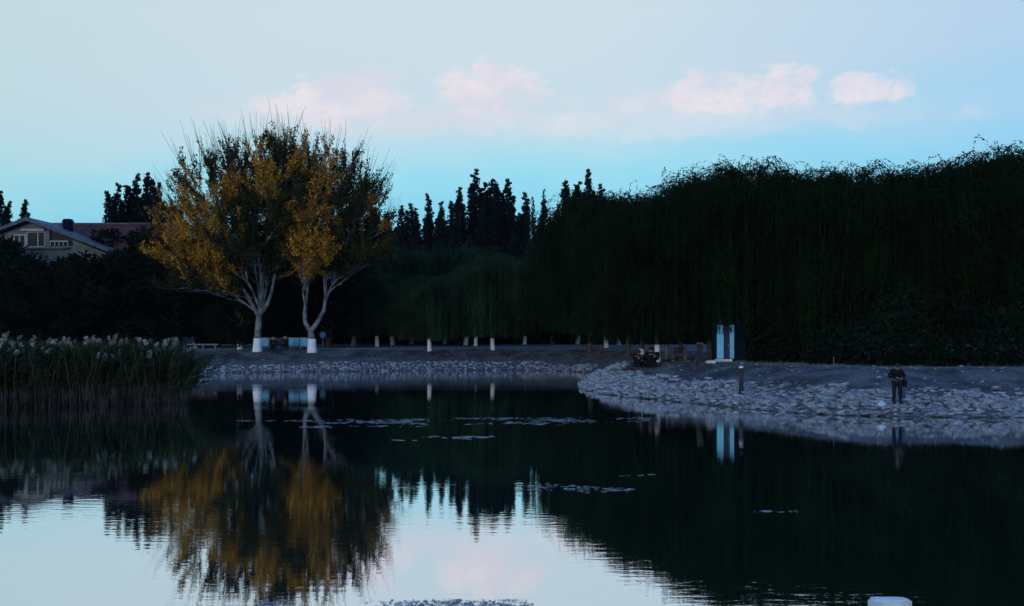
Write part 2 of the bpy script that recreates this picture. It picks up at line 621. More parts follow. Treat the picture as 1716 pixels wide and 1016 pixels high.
# ------------------------------------------------------------------ stones of the bank
def stone_mesh(seed):
    rs = random.Random(seed)
    bm = bmesh.new()
    bmesh.ops.create_icosphere(bm, subdivisions=1, radius=1.0)
    for v in bm.verts:
        p = v.co
        q = Vector((max(-.72, min(.72, p.x)), max(-.72, min(.72, p.y)), max(-.6, min(.55, p.z))))
        v.co = q * (1 + rs.uniform(-.22, .22))
    me = bpy.data.meshes.new('stone')
    bm.to_mesh(me)
    bm.free()
    me.materials.append(MT['stone'])
    return me


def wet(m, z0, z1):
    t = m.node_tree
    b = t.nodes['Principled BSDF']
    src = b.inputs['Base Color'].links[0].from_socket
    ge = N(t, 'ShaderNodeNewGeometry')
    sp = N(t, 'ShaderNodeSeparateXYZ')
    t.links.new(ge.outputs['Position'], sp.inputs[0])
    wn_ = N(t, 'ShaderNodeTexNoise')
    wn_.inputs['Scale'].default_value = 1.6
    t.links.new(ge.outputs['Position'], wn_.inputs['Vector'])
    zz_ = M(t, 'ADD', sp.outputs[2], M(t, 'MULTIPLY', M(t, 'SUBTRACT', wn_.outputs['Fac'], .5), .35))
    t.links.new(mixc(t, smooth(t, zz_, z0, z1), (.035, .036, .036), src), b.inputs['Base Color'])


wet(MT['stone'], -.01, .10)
STONES = [stone_mesh(i) for i in range(8)]


def along(line, step):
    pts = []
    for (ax, ay), (bx, by) in zip(line[:-1], line[1:]):
        L = math.hypot(bx - ax, by - ay)
        n = max(1, int(L / step))
        nx, ny = (by - ay) / L, -(bx - ax) / L
        for k in range(n):
            u = (k + random.uniform(-.3, .3)) / n
            pts.append((ax + (bx - ax) * u, ay + (by - ay) * u, nx, ny))
    return pts


cands = []
for _ in range(2600):                        # pebbles and clods up the slope
    X, Y = random.uniform(-32, 26), random.uniform(48, 116)
    cands.append((X, Y, random.uniform(.04, .11), -1))
for line, step, rows in ((RIGHT[1:], 0.38, 13), (FAR[:-2], 0.40, 7)):
    for row in range(rows):
        for (x, y, nx, ny) in along(line, step):
            d0 = 0.04 + row * 0.25 + random.uniform(-.10, .10)
            if row >= 8 and random.random() < 0.25 + 0.14 * (row - 8):
                continue
            X, Y = x + nx * d0, y + ny * d0
            s = random.choice((.12, .16, .20, .24, .28, .36)) * random.uniform(.85, 1.15) * (1.0 if line[0][0] > 10 else .72)
            pxx = CX + X / Y * F
            vis = (940 < pxx < 1730) and line is not FAR
            cands.append((X, Y, s, pxx))
xs_ = np.array([c[0] for c in cands])
ys_ = np.array([c[1] for c in cands])
zs_ = ground_z(xs_, ys_)
dd_ = sdist(xs_, ys_)
rank = []
for i, c in enumerate(cands):
    if dd_[i] < -0.5 or (c[3] == -1 and not 1.5 < dd_[i] < 9):
        continue
    inview = 0 < c[3] < 1735
    rank.append((-(c[2] / c[1]) if inview else 1.0, i))
rank.sort()
rubV, rubF = [], []
nobj = 0
for k, (key, i) in enumerate(rank):
    X, Y, s, pxx = cands[i]
    if key > 0 and X > 26:
        continue
    me = random.choice(STONES)
    rot = Matrix.Rotation(random.gauss(0, .45) + (3.14 if random.random() < .5 else 0), 3, 'Z')
    tilt = Matrix.Rotation(random.uniform(-.25, .25), 3, 'X') @ Matrix.Rotation(random.uniform(-.25, .25), 3, 'Y')
    sc = Vector((s * random.uniform(1.0, 1.6), s * random.uniform(.75, 1.1), s * random.uniform(.35, .65)))
    loc = Vector((X, Y, zs_[i] - sc.z * 0.08))
    if nobj < 300 and key < 0:
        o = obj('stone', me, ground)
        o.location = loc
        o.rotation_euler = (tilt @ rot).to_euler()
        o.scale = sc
        nobj += 1
    else:
        m3 = tilt @ rot @ Matrix.Diagonal(sc)
        off = sum(len(a) for a in rubV)
        rubV.append(np.array([m3 @ v.co + loc for v in me.vertices]))
        rubF.append(np.array([[v + off for v in p.vertices] for p in me.polygons]))
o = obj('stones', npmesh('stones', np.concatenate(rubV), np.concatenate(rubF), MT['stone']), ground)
tag(o, 'small pale stones of the farther pond edge', kind='stuff')

# dry grass on the slopes
n = 60000
X = RS.uniform(-40, 30, n)
Y = RS.uniform(46, 125, n)
d = sdist(X, Y)
k = (d > 2.2) & (d < 11) & (RS.rand(n) < np.where(d < 7, 0.8, 0.35)) & (noise2(X, Y, 0.3, 5.0) > -0.15)
X, Y = X[k], Y[k]
Z = ground_z(X, Y)
P = np.repeat(np.stack([X, Y, Z - 0.02], -1), 4, axis=0) + RS.normal(size=(len(X) * 4, 3)) * [0.08, 0.08, 0]
D = RS.normal(size=(len(P), 3)) * [0.5, 0.5, 0.1] + [0, 0, 0.8]
V, Fq = leafquads(P, D, RS.uniform(.08, .22, len(P)), RS.uniform(.015, .035, len(P)), RS)
tag(obj('dry_grass', npmesh('dry_grass', V, Fq, MT['dry'])), 'short dry grass tufts on the bank slopes', 'grass', kind='stuff')


# ------------------------------------------------------------------ trees
def bez(a, c, b, n):
    return [a * (1 - u) ** 2 + c * (2 * u * (1 - u)) + b * u * u for u in [i / n for i in range(n + 1)]]


def perp(d, rs):
    r = Vector((rs.gauss(0, 1), rs.gauss(0, 1), rs.gauss(0, 1)))
    p = r - d * r.dot(d)
    return p.normalized()


def hero_tree(name, base, limbs, fork, seed, label, trunk_r, hot, Y0):
    """a broad autumn tree: whitewashed foot, forked pale limbs fanning upward, fine upright shoots"""
    rs = random.Random(seed)
    nrs = np.random.RandomState(seed)
    root = thing(name, base, label, 'tree')
    B = Vector(base)
    tr, br, tw = MB(), MB(), MB()
    f0 = Vector(fork) - B
    tr.tube([Vector((0, 0, -.3)), Vector((0, 0, 0.0)), Vector((f0.x * .3, 0, f0.z * .4)), f0 * .8, f0],
            [trunk_r * 1.35, trunk_r * 1.15, trunk_r * .88, trunk_r * .8, trunk_r * .7], 10)
    gP, gD, oP, oD = [], [], [], []
    prim = []
    for (tip, start, r0) in sorted(limbs, key=lambda q: -q[2]):
        tip = Vector(tip) - B
        a = Vector(start) - B
        if r0 < .17 and len(prim) > 2:
            best = None
            for pl_ in prim:
                for kk in range(1, 8):
                    c_ = pl_[kk]
                    if c_.z > tip.z - 2.0:
                        break
                    dv = tip - c_
                    cost = dv.length + 9.0 * max(0, .45 - dv.normalized().dot((pl_[kk + 1] - pl_[kk]).normalized())) + rs.uniform(0, 1.5)
                    if best is None or cost < best[0]:
                        best = (cost, c_)
            if best:
                a = best[1].copy()
        mid = a.lerp(tip, 0.45)
        out = Vector((tip.x - a.x, tip.y - a.y, 0))
        mid += out * 0.03 + Vector((rs.uniform(-.4, .4), rs.uniform(-.4, .4), 0))
        pts = bez(a, mid, tip, 12)
        for p in pts[2:]:
            p += Vector((rs.uniform(-.16, .16), rs.uniform(-.16, .16), rs.uniform(-.1, .1)))
        if r0 >= .17:
            prim.append(pts)
        L = (tip - a).length
        rad = [max(.018, .66 * r0 * (1 - i / 12.6) ** 1.15) for i in range(13)]
        br.tube(pts, rad, 6)
        n2 = int(L * 2.1)
        for j in range(n2):
            u = 0.16 + 0.82 * (j + rs.random()) / n2
            i = min(11, int(u * 12))
            p = pts[i].lerp(pts[i + 1], u * 12 - i)
            d = (pts[i + 1] - pts[i]).normalized()
            ang = rs.uniform(.35, .85)
            d2 = (d * math.cos(ang) + perp(d, rs) * math.sin(ang) + Vector((0, 0, .30))).normalized()
            l2 = rs.uniform(2.2, 4.6) * (1.15 - .5 * u)
            if u > .9:
                l2 *= .8
            e = p + d2 * l2 + Vector((0, 0, l2 * .12))
            m2 = p + d2 * l2 * .5 - Vector((0, 0, .05 * l2))
            q = bez(p, m2, e, 4)
            r2 = max(.02, rad[i] * .42)
            br.tube(q, [r2, r2 * .75, r2 * .5, r2 * .32, .010], 4, False)
            # is this spray of leaves already orange?
            we = e + B
            px = CX + we.x / we.y * F
            py = HZ - (we.z - H0) / we.y * F
            heat = sum(w * math.exp(-((px - hx) ** 2 + (py - hy) ** 2) / (2 * hr * hr)) for hx, hy, hr, w in hot)
            heat *= 1.0 if we.y < Y0 + 1 else .45
            orange = heat * .85 + 1.2 * mnoise.noise(we * .30) + rs.uniform(-.10, .10) > .60
            n3 = rs.randint(6, 10)
            for _ in range(n3):
                u3 = rs.uniform(.2, 1.0)
                i3 = min(3, int(u3 * 4))
                s = q[i3].lerp(q[i3 + 1], u3 * 4 - i3)
                d3 = (d2 + perp(d2, rs) * rs.uniform(.25, .9) + Vector((0, 0, .75))).normalized()
                l3 = rs.uniform(.8, 1.9)
                top = u > .72 and rs.random() < .5 and py < 400
                if top:
                    l3 *= 2.1
                    d3 = (d2 * 1.4 + perp(d2, rs) * rs.uniform(.05, .35) + Vector((0, 0, .7))).normalized()
                tw.tube([s, s + d3 * l3 * .5, s + d3 * l3 + Vector((0, 0, .1 * l3))], [.022, .017, .009], 3, False)
                nl = rs.randint(26, 38) if not top else rs.randint(0, 9)
                for _l in range(nl):
                    uu = rs.random() ** .9 * (.5 if top else 1.0)
                    lp = s + d3 * (l3 * uu) + Vector((rs.gauss(0, .13), rs.gauss(0, .13), rs.gauss(0, .10)))
                    ld = d3 + Vector((rs.gauss(0, .55), rs.gauss(0, .55), rs.gauss(0, .4)))
                    if orange and rs.random() < .9:
                        oP.append(lp); oD.append(ld)
                    else:
                        gP.append(lp); gD.append(ld)
    trunk = tr.build('trunk', MT['pale_bark'], root, True)
    br.build('branches', MT['pale_bark'], root)
    tw.build('twigs', MT['twig'], root)
    wb = MB()
    zt = 1.25
    wb.tube([Vector((0, 0, -.1)), Vector((0, 0, .05)), Vector((f0.x * .12, 0, zt * .5)), Vector((f0.x * .2, 0, zt))],
            [trunk_r * 1.42, trunk_r * 1.25, trunk_r * 1.08, trunk_r * 1.02], 12)
    wb.build('whitewash', MT['lime'], trunk, True)
    for nm, PP, DD, mm in (('crown', gP, gD, 'green'), ('autumn_leaves', oP, oD, 'orange')):
        if not PP:
            continue
        P_ = np.array([tuple(v) for v in PP]); D_ = np.array([tuple(v) for v in DD])
        n_ = len(P_)
        V_, F_ = leafquads(P_, D_, nrs.uniform(.10, .26, n_) * nrs.choice([1, 1, 1.7], n_), nrs.uniform(.07, .15, n_) * nrs.choice([1, 1, 1.5], n_), nrs)
        obj(nm, npmesh(nm, V_, F_, MT[mm]), root)
    return root


YT = 99.5
HOT = [(285, 360, 45, .9), (312, 450, 48, .95), (405, 310, 40, .7), (505, 262, 34, .7), (520, 410, 42, 1.0), (500, 375, 34, .7),
       (572, 300, 30, .8), (350, 325, 34, .6), (440, 270, 28, .5)]


def tipw(px, py, dy, Y=YT):
    py = py + 42 * max(0, 1 - (py - 215) / 290)
    px = 455 + (px - 455) * .93
    return (PX(px, Y + dy), Y + dy, PZt(py, Y + dy))


ga = G(431, 589)
gb = G(523, 590)
YT = float(ga.y)
fa = (PX(434, YT), YT, PZt(528, YT))
limA = []
for (px, py, dy, sp, r0) in [
    (262, 372, -2, (425, 520), .17), (288, 478, -5, (428, 500), .11), (300, 300, 2, (424, 515), .18), (345, 248, -3, (438, 525), .20), (395, 228, 3, (436, 525), .20),
    (432, 222, -4, (438, 522), .22), (470, 226, 2, (440, 522), .20), (330, 400, 6, (426, 505), .14), (505, 285, -3, (442, 515), .15), (478, 340, -6, (444, 510), .11),
    (385, 300, 7, (434, 520), .15), (360, 380, -7, (428, 510), .12), (280, 420, 3, (424, 510), .12), (430, 290, 6, (438, 518), .14), (310, 340, -6, (426, 512), .13), (455, 300, -7, (440, 515), .13),
    (258, 420, -3, (424, 515), .12), (292, 462, 2, (424, 515), .10), (335, 440, -3, (424, 515), .10), (372, 440, 4, (424, 515), .10), (400, 400, -5, (436, 515), .10), (470, 430, 3, (442, 515), .10), (265, 340, 5, (424, 515), .12), (480, 390, 2, (442, 515), .11), (490, 330, 6, (442, 515), .12), (476, 222, -1, (440, 515), .14), (488, 240, 4, (440, 515), .13), (482, 265, -4, (440, 515), .12), (500, 400, -2, (442, 515), .11), (512, 350, 3, (442, 515), .12), (495, 315, -2, (442, 515), .12), (470, 440, 5, (442, 515), .09), (320, 270, -4, (424, 515), .13), (370, 240, 5, (436, 515), .13)]:
    limA.append((tipw(px, py, dy, YT), (PX(sp[0], YT), YT, PZt(sp[1], YT)), r0))
hero_tree('autumn_tree', tuple(ga), limA, fa, 21, 'broad tree with orange and dull green leaves leaning out over reeds, greyish whitewashed foot', .37, HOT, YT)
YB = float(gb.y)
fb = (PX(521, YB), YB, PZt(553, YB))
limB = []
for (px, py, dy, sp, r0) in [
    (500, 250, -3, (512, 530), .18), (525, 228, 2, (512, 530), .19), (560, 232, -3, (545, 510), .19), (590, 245, 3, (545, 505), .18), (622, 285, -2, (546, 505), .17),
    (645, 335, 2, (546, 500), .15), (655, 400, -2, (546, 500), .12), (610, 340, -6, (545, 500), .13), (548, 400, -7, (545, 510), .10), (515, 330, -7, (512, 525), .12), (505, 430, -6, (512, 520), .10),
    (560, 320, 7, (545, 505), .14), (635, 310, 7, (546, 500), .14), (600, 400, 5, (546, 495), .11), (645, 425, 3, (546, 495), .10), (580, 280, 6, (545, 505), .14), (480, 300, 5, (512, 530), .12), (535, 300, -5, (545, 510), .12),
    (490, 226, 1, (512, 525), .14), (478, 255, -3, (512, 525), .12), (472, 385, -3, (512, 525), .10), (486, 345, 3, (512, 525), .11), (500, 305, 0, (512, 525), .12), (480, 420, 4, (512, 525), .09), (658, 405, 4, (546, 500), .12), (630, 430, -3, (546, 500), .11), (595, 420, 6, (546, 500), .11), (575, 400, 4, (546, 500), .11), (650, 370, -4, (546, 500), .12), (625, 420, -6, (546, 500), .11), (565, 425, -4, (546, 500), .09)]:
    limB.append((tipw(px, py, dy, YB), (PX(sp[0], YB), YB, PZt(sp[1], YB)), r0))
for a_, b_ in (((521, 553), (512, 525)), ((521, 553), (545, 505))):   # the low fork
    p0 = (PX(a_[0], YB), YB, PZt(a_[1], YB)); p1 = (PX(b_[0], YB), YB, PZt(b_[1], YB))
hero_b = hero_tree('autumn_tree', tuple(gb), limB, fb, 33, 'forked autumn tree with bright whitewashed foot and dark green right side', .38, HOT, YB)
fk = MB()
Bv = Vector(gb)
for mids in ([(521, 556), (512, 542), (510, 528), (512, 505)], [(521, 556), (533, 538), (543, 520), (546, 495)]):
    fk.tube([Vector((PX(x, YB), YB, PZt(y, YB))) - Bv for x, y in mids], [.27, .22, .18, .14], 8)
fk.build('fork', MT['pale_bark'], hero_b, True)
# the first tree's low fork
fk = MB()
Bv = Vector(ga)
hero_a = [o for o in COL.objects if o.name == 'autumn_tree'][0]
for mids in ([(434, 530), (425, 515), (418, 500), (405, 480)], [(434, 530), (439, 515), (440, 490), (440, 450)], [(434, 530), (447, 512), (455, 490), (461, 460)]):
    fk.tube([Vector((PX(x, YT), YT, PZt(y, YT))) - Bv for x, y in mids], [.24, .19, .15, .11], 8)
fk.build('fork', MT['pale_bark'], hero_a, True)


def willow_meshes(seed, strands=1100):
    """unit weeping willow: 12 m tall, about 5.5 m to each side"""
    rs = np.random.RandomState(seed)
    H, RR = 12.0, 5.0
    tr = MB()
    pr = random.Random(seed)
    tr.tube([(0, 0, -.3), (0, 0, 0), (.1, .05, 1.6), (.15, .1, 3.2), (.1, .2, 5.0)], [.30, .225, .18, .16, .13], 8)
    for k in range(8):
        a = k * .785 + pr.uniform(-.3, .3)
        rr = pr.uniform(1.5, 3.6)
        z1 = pr.uniform(7.5, 10.8)
        tr.tube(bez(Vector((.1, .15, pr.uniform(3.0, 4.8))), Vector((math.cos(a) * rr * .5, math.sin(a) * rr * .5, 6.8)), Vector((math.cos(a) * rr, math.sin(a) * rr, z1)), 6),
                [.15, .13, .11, .09, .06, .04, .02], 5, False)
    wb = MB().tube([(0, 0, -.1), (0, 0, .05), (.05, .03, .7), (.085, .04, 1.2)], [.275, .24, .215, .20], 10)
    P, D, Ls, Ws = [], [], [], []
    lobes = []
    for q in range(17):
        ra_, aa_ = 3.5 * math.sqrt((q + .3) / 17), q * 2.4 + pr.uniform(-.3, .3)
        lobes.append((ra_ * math.cos(aa_), ra_ * math.sin(aa_), 10.6 - .17 * ra_ * ra_ - pr.uniform(0, .9)))
    for s in range(strands):
        lx, ly, lz = lobes[rs.randint(len(lobes))]
        p = np.array([lx + rs.normal() * .35, ly + rs.normal() * .35, lz + rs.normal() * .35])
        a = math.atan2(p[1], p[0]) + rs.normal() * 1.0
        up, r_, drop = rs.uniform(0, .35), rs.uniform(.25, 1.1), rs.uniform(2.5, 9.0)
        if s % 9 == 0:                               # shoots that hook over the top of the crown
            up, r_, drop = rs.uniform(.3, .9), rs.uniform(.22, .6), rs.uniform(1.0, 2.6)
            a += rs.normal() * 1.0
        L1 = up + math.pi * r_
        tt = np.arange(0, L1 + drop, .115)
        th = np.clip((tt - up) / r_, 0, math.pi)
        ox = r_ * (1 - np.cos(th)) + .12 * np.maximum(0, tt - L1)  * np.exp(-.5 * np.maximum(0, tt - L1))
        oz = np.minimum(tt, up) + r_ * np.sin(th) - np.maximum(0, tt - L1)
        wv = .07 * np.sin(tt * 1.7 + rs.uniform(0, 6))
        Q = p + np.stack([math.cos(a) * ox + wv, math.sin(a) * ox - wv * .6, oz], -1)
        T = np.gradient(Q, axis=0) if len(Q) > 2 else np.tile([0, 0, -1.0], (len(Q), 1))
        T /= np.linalg.norm(T, axis=1, keepdims=True) + 1e-6
        kk = Q[:, 2] > 1.7
        Q, T = Q[kk], T[kk]
        if len(Q) < 3:
            continue
        P.append(Q + rs.normal(size=Q.shape) * .035)
        D.append(T + rs.normal(size=Q.shape) * .38 + [0, 0, -.25])
        Ls.append(rs.uniform(.18, .34, len(Q)))
        Ws.append(rs.uniform(.04, .085, len(Q)))
    # foliage inside the dome
    nf = 15000
    lb = np.array(lobes)[rs.randint(len(lobes), size=nf)]
    Q = lb * [.85, .85, 1] + rs.normal(size=(nf, 3)) * [.9, .9, .5]
    Q[:, 2] -= .5 + np.abs(rs.normal(size=nf)) * 3.0
    Q = Q[Q[:, 2] > 2.2]
    P.append(Q); D.append(rs.normal(size=Q.shape) + [0, 0, -1.0]); Ls.append(rs.uniform(.24, .42, len(Q))); Ws.append(rs.uniform(.10, .19, len(Q)))
    P, D, Ls, Ws = [np.concatenate(q) for q in (P, D, Ls, Ws)]
    V, Fq = leafquads(P, D, Ls, Ws, rs)
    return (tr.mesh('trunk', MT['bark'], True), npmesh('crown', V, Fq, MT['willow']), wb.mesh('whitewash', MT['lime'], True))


def broad_meshes(seed):
    """unit broadleaf tree: 9 m tall, 4.5 m to each side, foliage nearly to the ground"""
    rs = np.random.RandomState(seed)
    pr = random.Random(seed)
    tr = MB().tube([(0, 0, -.3), (0, 0, 0), (.1, 0, 1.5), (.05, .1, 3.2), (0, 0, 6.5)], [.34, .27, .22, .18, .06], 8)
    P, D, Ls, Ws = [], [], [], []
    cl = []
    for k in range(34):
        z = pr.uniform(1.6, 8.3)
        w = 4.0 * math.sin(max(.15, min(1, z / 8.8)) * math.pi * .93) ** .6
        a, r = pr.uniform(0, 6.28), w * math.sqrt(pr.random())
        cl.append((math.cos(a) * r, math.sin(a) * r, z, pr.uniform(.7, 1.35)))
        tr.tube([(0, 0, max(1.4, z - 2.2)), (math.cos(a) * r * .5, math.sin(a) * r * .5, z - .8), (math.cos(a) * r, math.sin(a) * r, z)], [.08, .05, .02], 4, False)
    for (x, y, z, r) in cl:
        n = int(330 * r)
        d = rs.normal(size=(n, 3))
        d /= np.linalg.norm(d, axis=1, keepdims=True)
        q = d * (rs.uniform(.35, 1.08, (n, 1)) * r) * [1, 1, .8] + [x, y, z]
        P.append(q); D.append(d + rs.normal(size=(n, 3)) * .6 + [0, 0, .2]); Ls.append(rs.uniform(.26, .52, n)); Ws.append(rs.uniform(.14, .28, n))
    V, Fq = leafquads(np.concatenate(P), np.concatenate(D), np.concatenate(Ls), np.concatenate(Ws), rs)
    wb = MB().tube([(0, 0, -.1), (0, 0, .05), (.05, 0, .7), (.08, 0, 1.2)], [.34, .285, .262, .245], 10)
    return (tr.mesh('trunk', MT['bark'], True), npmesh('crown', V, Fq, MT['broad']), wb.mesh('whitewash', MT['lime'], True))


def poplar_meshes(seed, fingers=9, dens=1.0):
    """unit columnar poplar: 20 m tall, made of upright shoots of unequal height"""
    rs = np.random.RandomState(seed)
    pr = random.Random(seed)
    tr = MB().tube([(0, 0, -.3), (0, 0, 0), (.05, 0, 6), (0, .05, 13), (0, 0, 18.5)], [.42, .34, .26, .14, .03], 7)
    P, D, Ls, Ws = [], [], [], []
    for k in range(fingers):
        a = 6.28 * k / fingers + pr.uniform(-.4, .4)
        rr = 0.0 if k == 0 else pr.uniform(.5, 1.9)
        top = 20.0 if k == 0 else pr.uniform(13.5, 19.6)
        z0 = pr.uniform(1.5, 4.0)
        fx, fy = math.cos(a) * rr, math.sin(a) * rr
        tr.tube([(0, 0, z0), (fx * .7, fy * .7, z0 + 3), (fx * 1.18, fy * 1.18, top - .6)], [.10, .08, .02], 4, False)
        z = z0 + 1.5
        while z < top:
            u = (top - z) / top
            r = (.05 + .46 * min(1, (top - z) / 3.6) ** .8) * pr.uniform(.85, 1.12)
            n = int((18 + 105 * r) * dens)
            d = rs.normal(size=(n, 3))
            d /= np.linalg.norm(d, axis=1, keepdims=True)
            q = d * (rs.uniform(.2, 1.0, (n, 1)) * r * [1, 1, 1.6]) + [fx * (.45 + .75 * z / top) + pr.gauss(0, .09), fy * (.45 + .75 * z / top) + pr.gauss(0, .09), z]
            P.append(q); D.append(d * .5 + rs.normal(size=(n, 3)) * .3 + [0, 0, 1.0]); Ls.append(rs.uniform(.22, .42, n)); Ws.append(rs.uniform(.12, .22, n))
            z += pr.uniform(.24, .45)
    V, Fq = leafquads(np.concatenate(P), np.concatenate(D), np.concatenate(Ls), np.concatenate(Ws), rs)
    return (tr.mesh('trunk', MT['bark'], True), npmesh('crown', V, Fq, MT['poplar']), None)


def put_tree(name, meshes, base, height, unit, width, label, group, white=True, leaf=None):
    o = thing(name, base, label, 'tree', group, random.uniform(0, 6.28))
    s = height / unit
    o.scale = (s * width, s * width, s)
    tk = obj('trunk', meshes[0], o)
    cw = obj('crown', meshes[1], o)
    if leaf:
        cw.material_slots[0].link = 'OBJECT'
        cw.material_slots[0].material = MT[leaf]
    if white and meshes[2] is not None:
        w = obj('whitewash', meshes[2], tk)
        k = 1.2 / (1.2 * s)
        w.scale = (1.06 * max(1, .9 / s), 1.06 * max(1, .9 / s), k)
    return o


WIL = [willow_meshes(101), willow_meshes(102), willow_meshes(103)]
MT['willow2'] = mat('lighter_willow_leaf', (0.017, 0.038, 0.016), 0.8, 0.6, 0.3, 0.06)
BRO = [broad_meshes(201), broad_meshes(202)]
POP = [poplar_meshes(301), poplar_meshes(302, 8), poplar_meshes(303, 11)]
POPS = poplar_meshes(304, 5, .35)

# willows crowding the right bank
LW = 'dark weeping willow in the dense stand behind the right bank'
GW = 'willows behind the right bank'
k = 0
for (px, Y, top, lab) in [
    (988, 108, 322, 'willow trailing its curtain over the far corner of the right bank'), (1075, 76, 332, 'willow with bright whitewashed foot behind the seated pair, left of two'),
    (1103, 73, 330, 'willow with bright whitewashed foot behind the seated pair, nearer the pump house'),
    (1190, 82, 284, 'dark willow rising directly behind the pump house'), (1252, 78, 266, None), (1306, 83, 296, None), (1350, 76, 282, None), (1432, 72, 274, None), (1505, 76, 304, 'lower dark willow directly behind the standing person'), (1562, 72, 272, None), (1608, 77, 294, None), (1658, 70, 246, None), (1726, 68, 250, None),
    (1140, 95, 312, None), (1052, 100, 318, None), (1290, 92, 318, None), (1395, 90, 318, None), (1485, 88, 318, None), (1580, 86, 308, None), (1690, 84, 270, None), (1790, 80, 250, None)]:
    if px >= 1190:
        Y = max(65.0, Y - 8.0)
    x = PX(px, Y)
    z = gz(x, Y)
    put_tree('willow_tree', WIL[k % 3], (x, Y, z - .02), (PZt(top, Y) - z) * 1.0, 11.75, .88, lab or LW, None if lab else GW, white=(px in (1075, 1103)))
    k += 1

# willows and mixed trees of the belt across the water
LB = 'small whitewashed willow in the belt beyond the far bank'
GB = 'willows beyond the far bank'
for (px, py, top) in [(720, 588, 462), (826, 587, 428), (780, 578.5, 410), (879, 577.5, 436), (968, 577, 392), (1016, 583, 404), (592, 580, 424), (632, 581, 456), (658, 579, 412), (797, 580, 448), (925, 577, 412), (1036, 578, 410), (745, 577, 424), (690, 577, 436)]:
    g = G(px, py, 100, 175)
    put_tree('willow_tree', WIL[k % 3], (g.x, g.y, g.z - .02), PZt(top, g.y) - g.z, 11.6, 1.05, 'willow standing forward on open bank with bright whitewashed foot mirrored in pond' if py > 586 else LB, 'forward willows on the far bank' if py > 586 else GB, leaf='willow2')
    k += 1
LD = 'dark round broadleaf tree in the belt behind the reeds'
GD = 'broadleaf trees behind the reed bed'
for (px, Y, top) in [(-40, 122, 405), (28, 112, 462), (95, 115, 450), (172, 118, 430), (-14, 117, 392), (232, 125, 420), (300, 120, 430), (365, 128, 430), (430, 125, 420), (490, 130, 420), (550, 128, 415), (-5, 130, 400), (135, 122, 434), (222, 128, 384), (265, 132, 400), (600, 150, 410)]:
    x = PX(px, Y)
    z = gz(x, Y)
    put_tree('broadleaf_tree', BRO[k % 2], (x, Y, z - .02), PZt(top, Y) - z, 8.9, 1.25, LD, GD, white=False)
    k += 1
g = G(389, 588, 98, 130)
put_tree('broadleaf_tree', BRO[0], (g.x, g.y + 3, g.z - .02), 7.0, 8.9, 1.0, 'small tree with thin whitewashed foot between reeds and broad autumn tree', None)
# poplars
LP = 'tall dark columnar poplar rising behind the tree belt'
GP = 'poplars behind the belt'
for j, (px, top, Y) in enumerate([(672, 345, 180), (692, 368, 186), (718, 328, 182), (757, 338, 186), (771, 316, 178), (796, 288, 182), (834, 308, 180), (850, 302, 184), (881, 326, 180), (945, 318, 180), (985, 286, 176), (1008, 312, 182), (738, 352, 190), (815, 350, 190)]):
    x = PX(px, Y)
    z = gz(x, Y)
    lab = {796: 'tallest pointed poplar of the row rising behind the belt', 985: 'poplar whose top just clears the edge of the big willow stand', 672: 'poplar next to the dark right side of the forked autumn tree', 881: 'poplar next to the thin see-through one, with open sky beside it'}.get(px)
    put_tree('poplar_tree', POP[j % 3], (x, Y, z - .02), PZt(top, Y) - z, 20.0, random.uniform(1.15, 1.5), lab or LP, None if lab else GP)
x = PX(911, 180)
put_tree('poplar_tree', POPS, (x, 180, gz(x, 180) - .02), PZt(320, 180) - 1.95, 20.0, .95, 'thin see-through poplar between the dark poplars', None)
for j, (px, top, Y, lab) in enumerate([(2, 322, 140, 'dark poplar beside the gabled house on its left'), (14, 340, 141, 'second dark poplar beside the gabled house, the shorter of two'), (192, 330, 138, None), (212, 312, 140, None), (229, 294, 140, None), (246, 290, 141, None), (266, 308, 138, None)]):
    x = PX(px, Y)
    z = gz(x, Y)
    put_tree('poplar_tree', POP[(j + 1) % 3], (x, Y, z - .02), PZt(top, Y) - z, 20.0, 1.3, lab or 'dark poplar between the gabled house and the autumn tree', None if lab else 'poplars beside the house')

# far wood that closes the view behind everything
n = 70000
X = RS.uniform(-135, 140, n)
Y = RS.uniform(196, 225, n)
hh = 17.0 + 3.0 * noise2(X, np.zeros(n), 0.09, 2.0) + 1.6 * noise2(X, np.zeros(n), 0.35, 4.0)
hh = np.where(X > 10, hh + 2.5, hh)
Z = 1.5 + hh * RS.rand(n) ** 0.75
D = RS.normal(size=(n, 3)) + [0, 0, .6]
V, Fq = leafquads(np.stack([X, Y, Z], -1), D, RS.uniform(1.0, 2.0, n), RS.uniform(.6, 1.1, n), RS)
tag(obj('distant_wood', npmesh('distant_wood', V, Fq, MT['broad'])), 'far dark wood closing the view behind the poplars', 'wood', kind='stuff')
# shrubs along the foot of the belt
n = 36000
X = RS.uniform(-80, 95, n)
Y = RS.uniform(150, 162, n)
Z = 1.6 + (3.2 + 1.2 * noise2(X, np.zeros(n), .25, 6.0)) * RS.rand(n)
V, Fq = leafquads(np.stack([X, Y, Z], -1), RS.normal(size=(n, 3)), RS.uniform(.5, 1.0, n), RS.uniform(.3, .6, n), RS)
tag(obj('undergrowth', npmesh('undergrowth', V, Fq, MT['broad'])), 'dark undergrowth filling the foot of the tree belt', 'bushes', kind='stuff')
n = 190000
X = RS.uniform(9, 50, n)
Y = RS.uniform(52, 78, n)
dsh = sdist(X, Y)
edge_ = 8.6 + 1.2 * noise2(X, Y, .25, 12.0)
keep = (CX + X / Y * F > 1256) & (dsh > edge_) & (dsh < edge_ + 4.0)
X, Y, dsh, edge_ = X[keep], Y[keep], dsh[keep], edge_[keep]
n = len(X)
tall = (1.0 + .9 * np.clip((dsh - edge_) / 1.5, 0, 1.6)) * (1.5 + .8 * noise2(X, Y, .3, 9.0))
Z = 1.85 + tall * RS.rand(n)
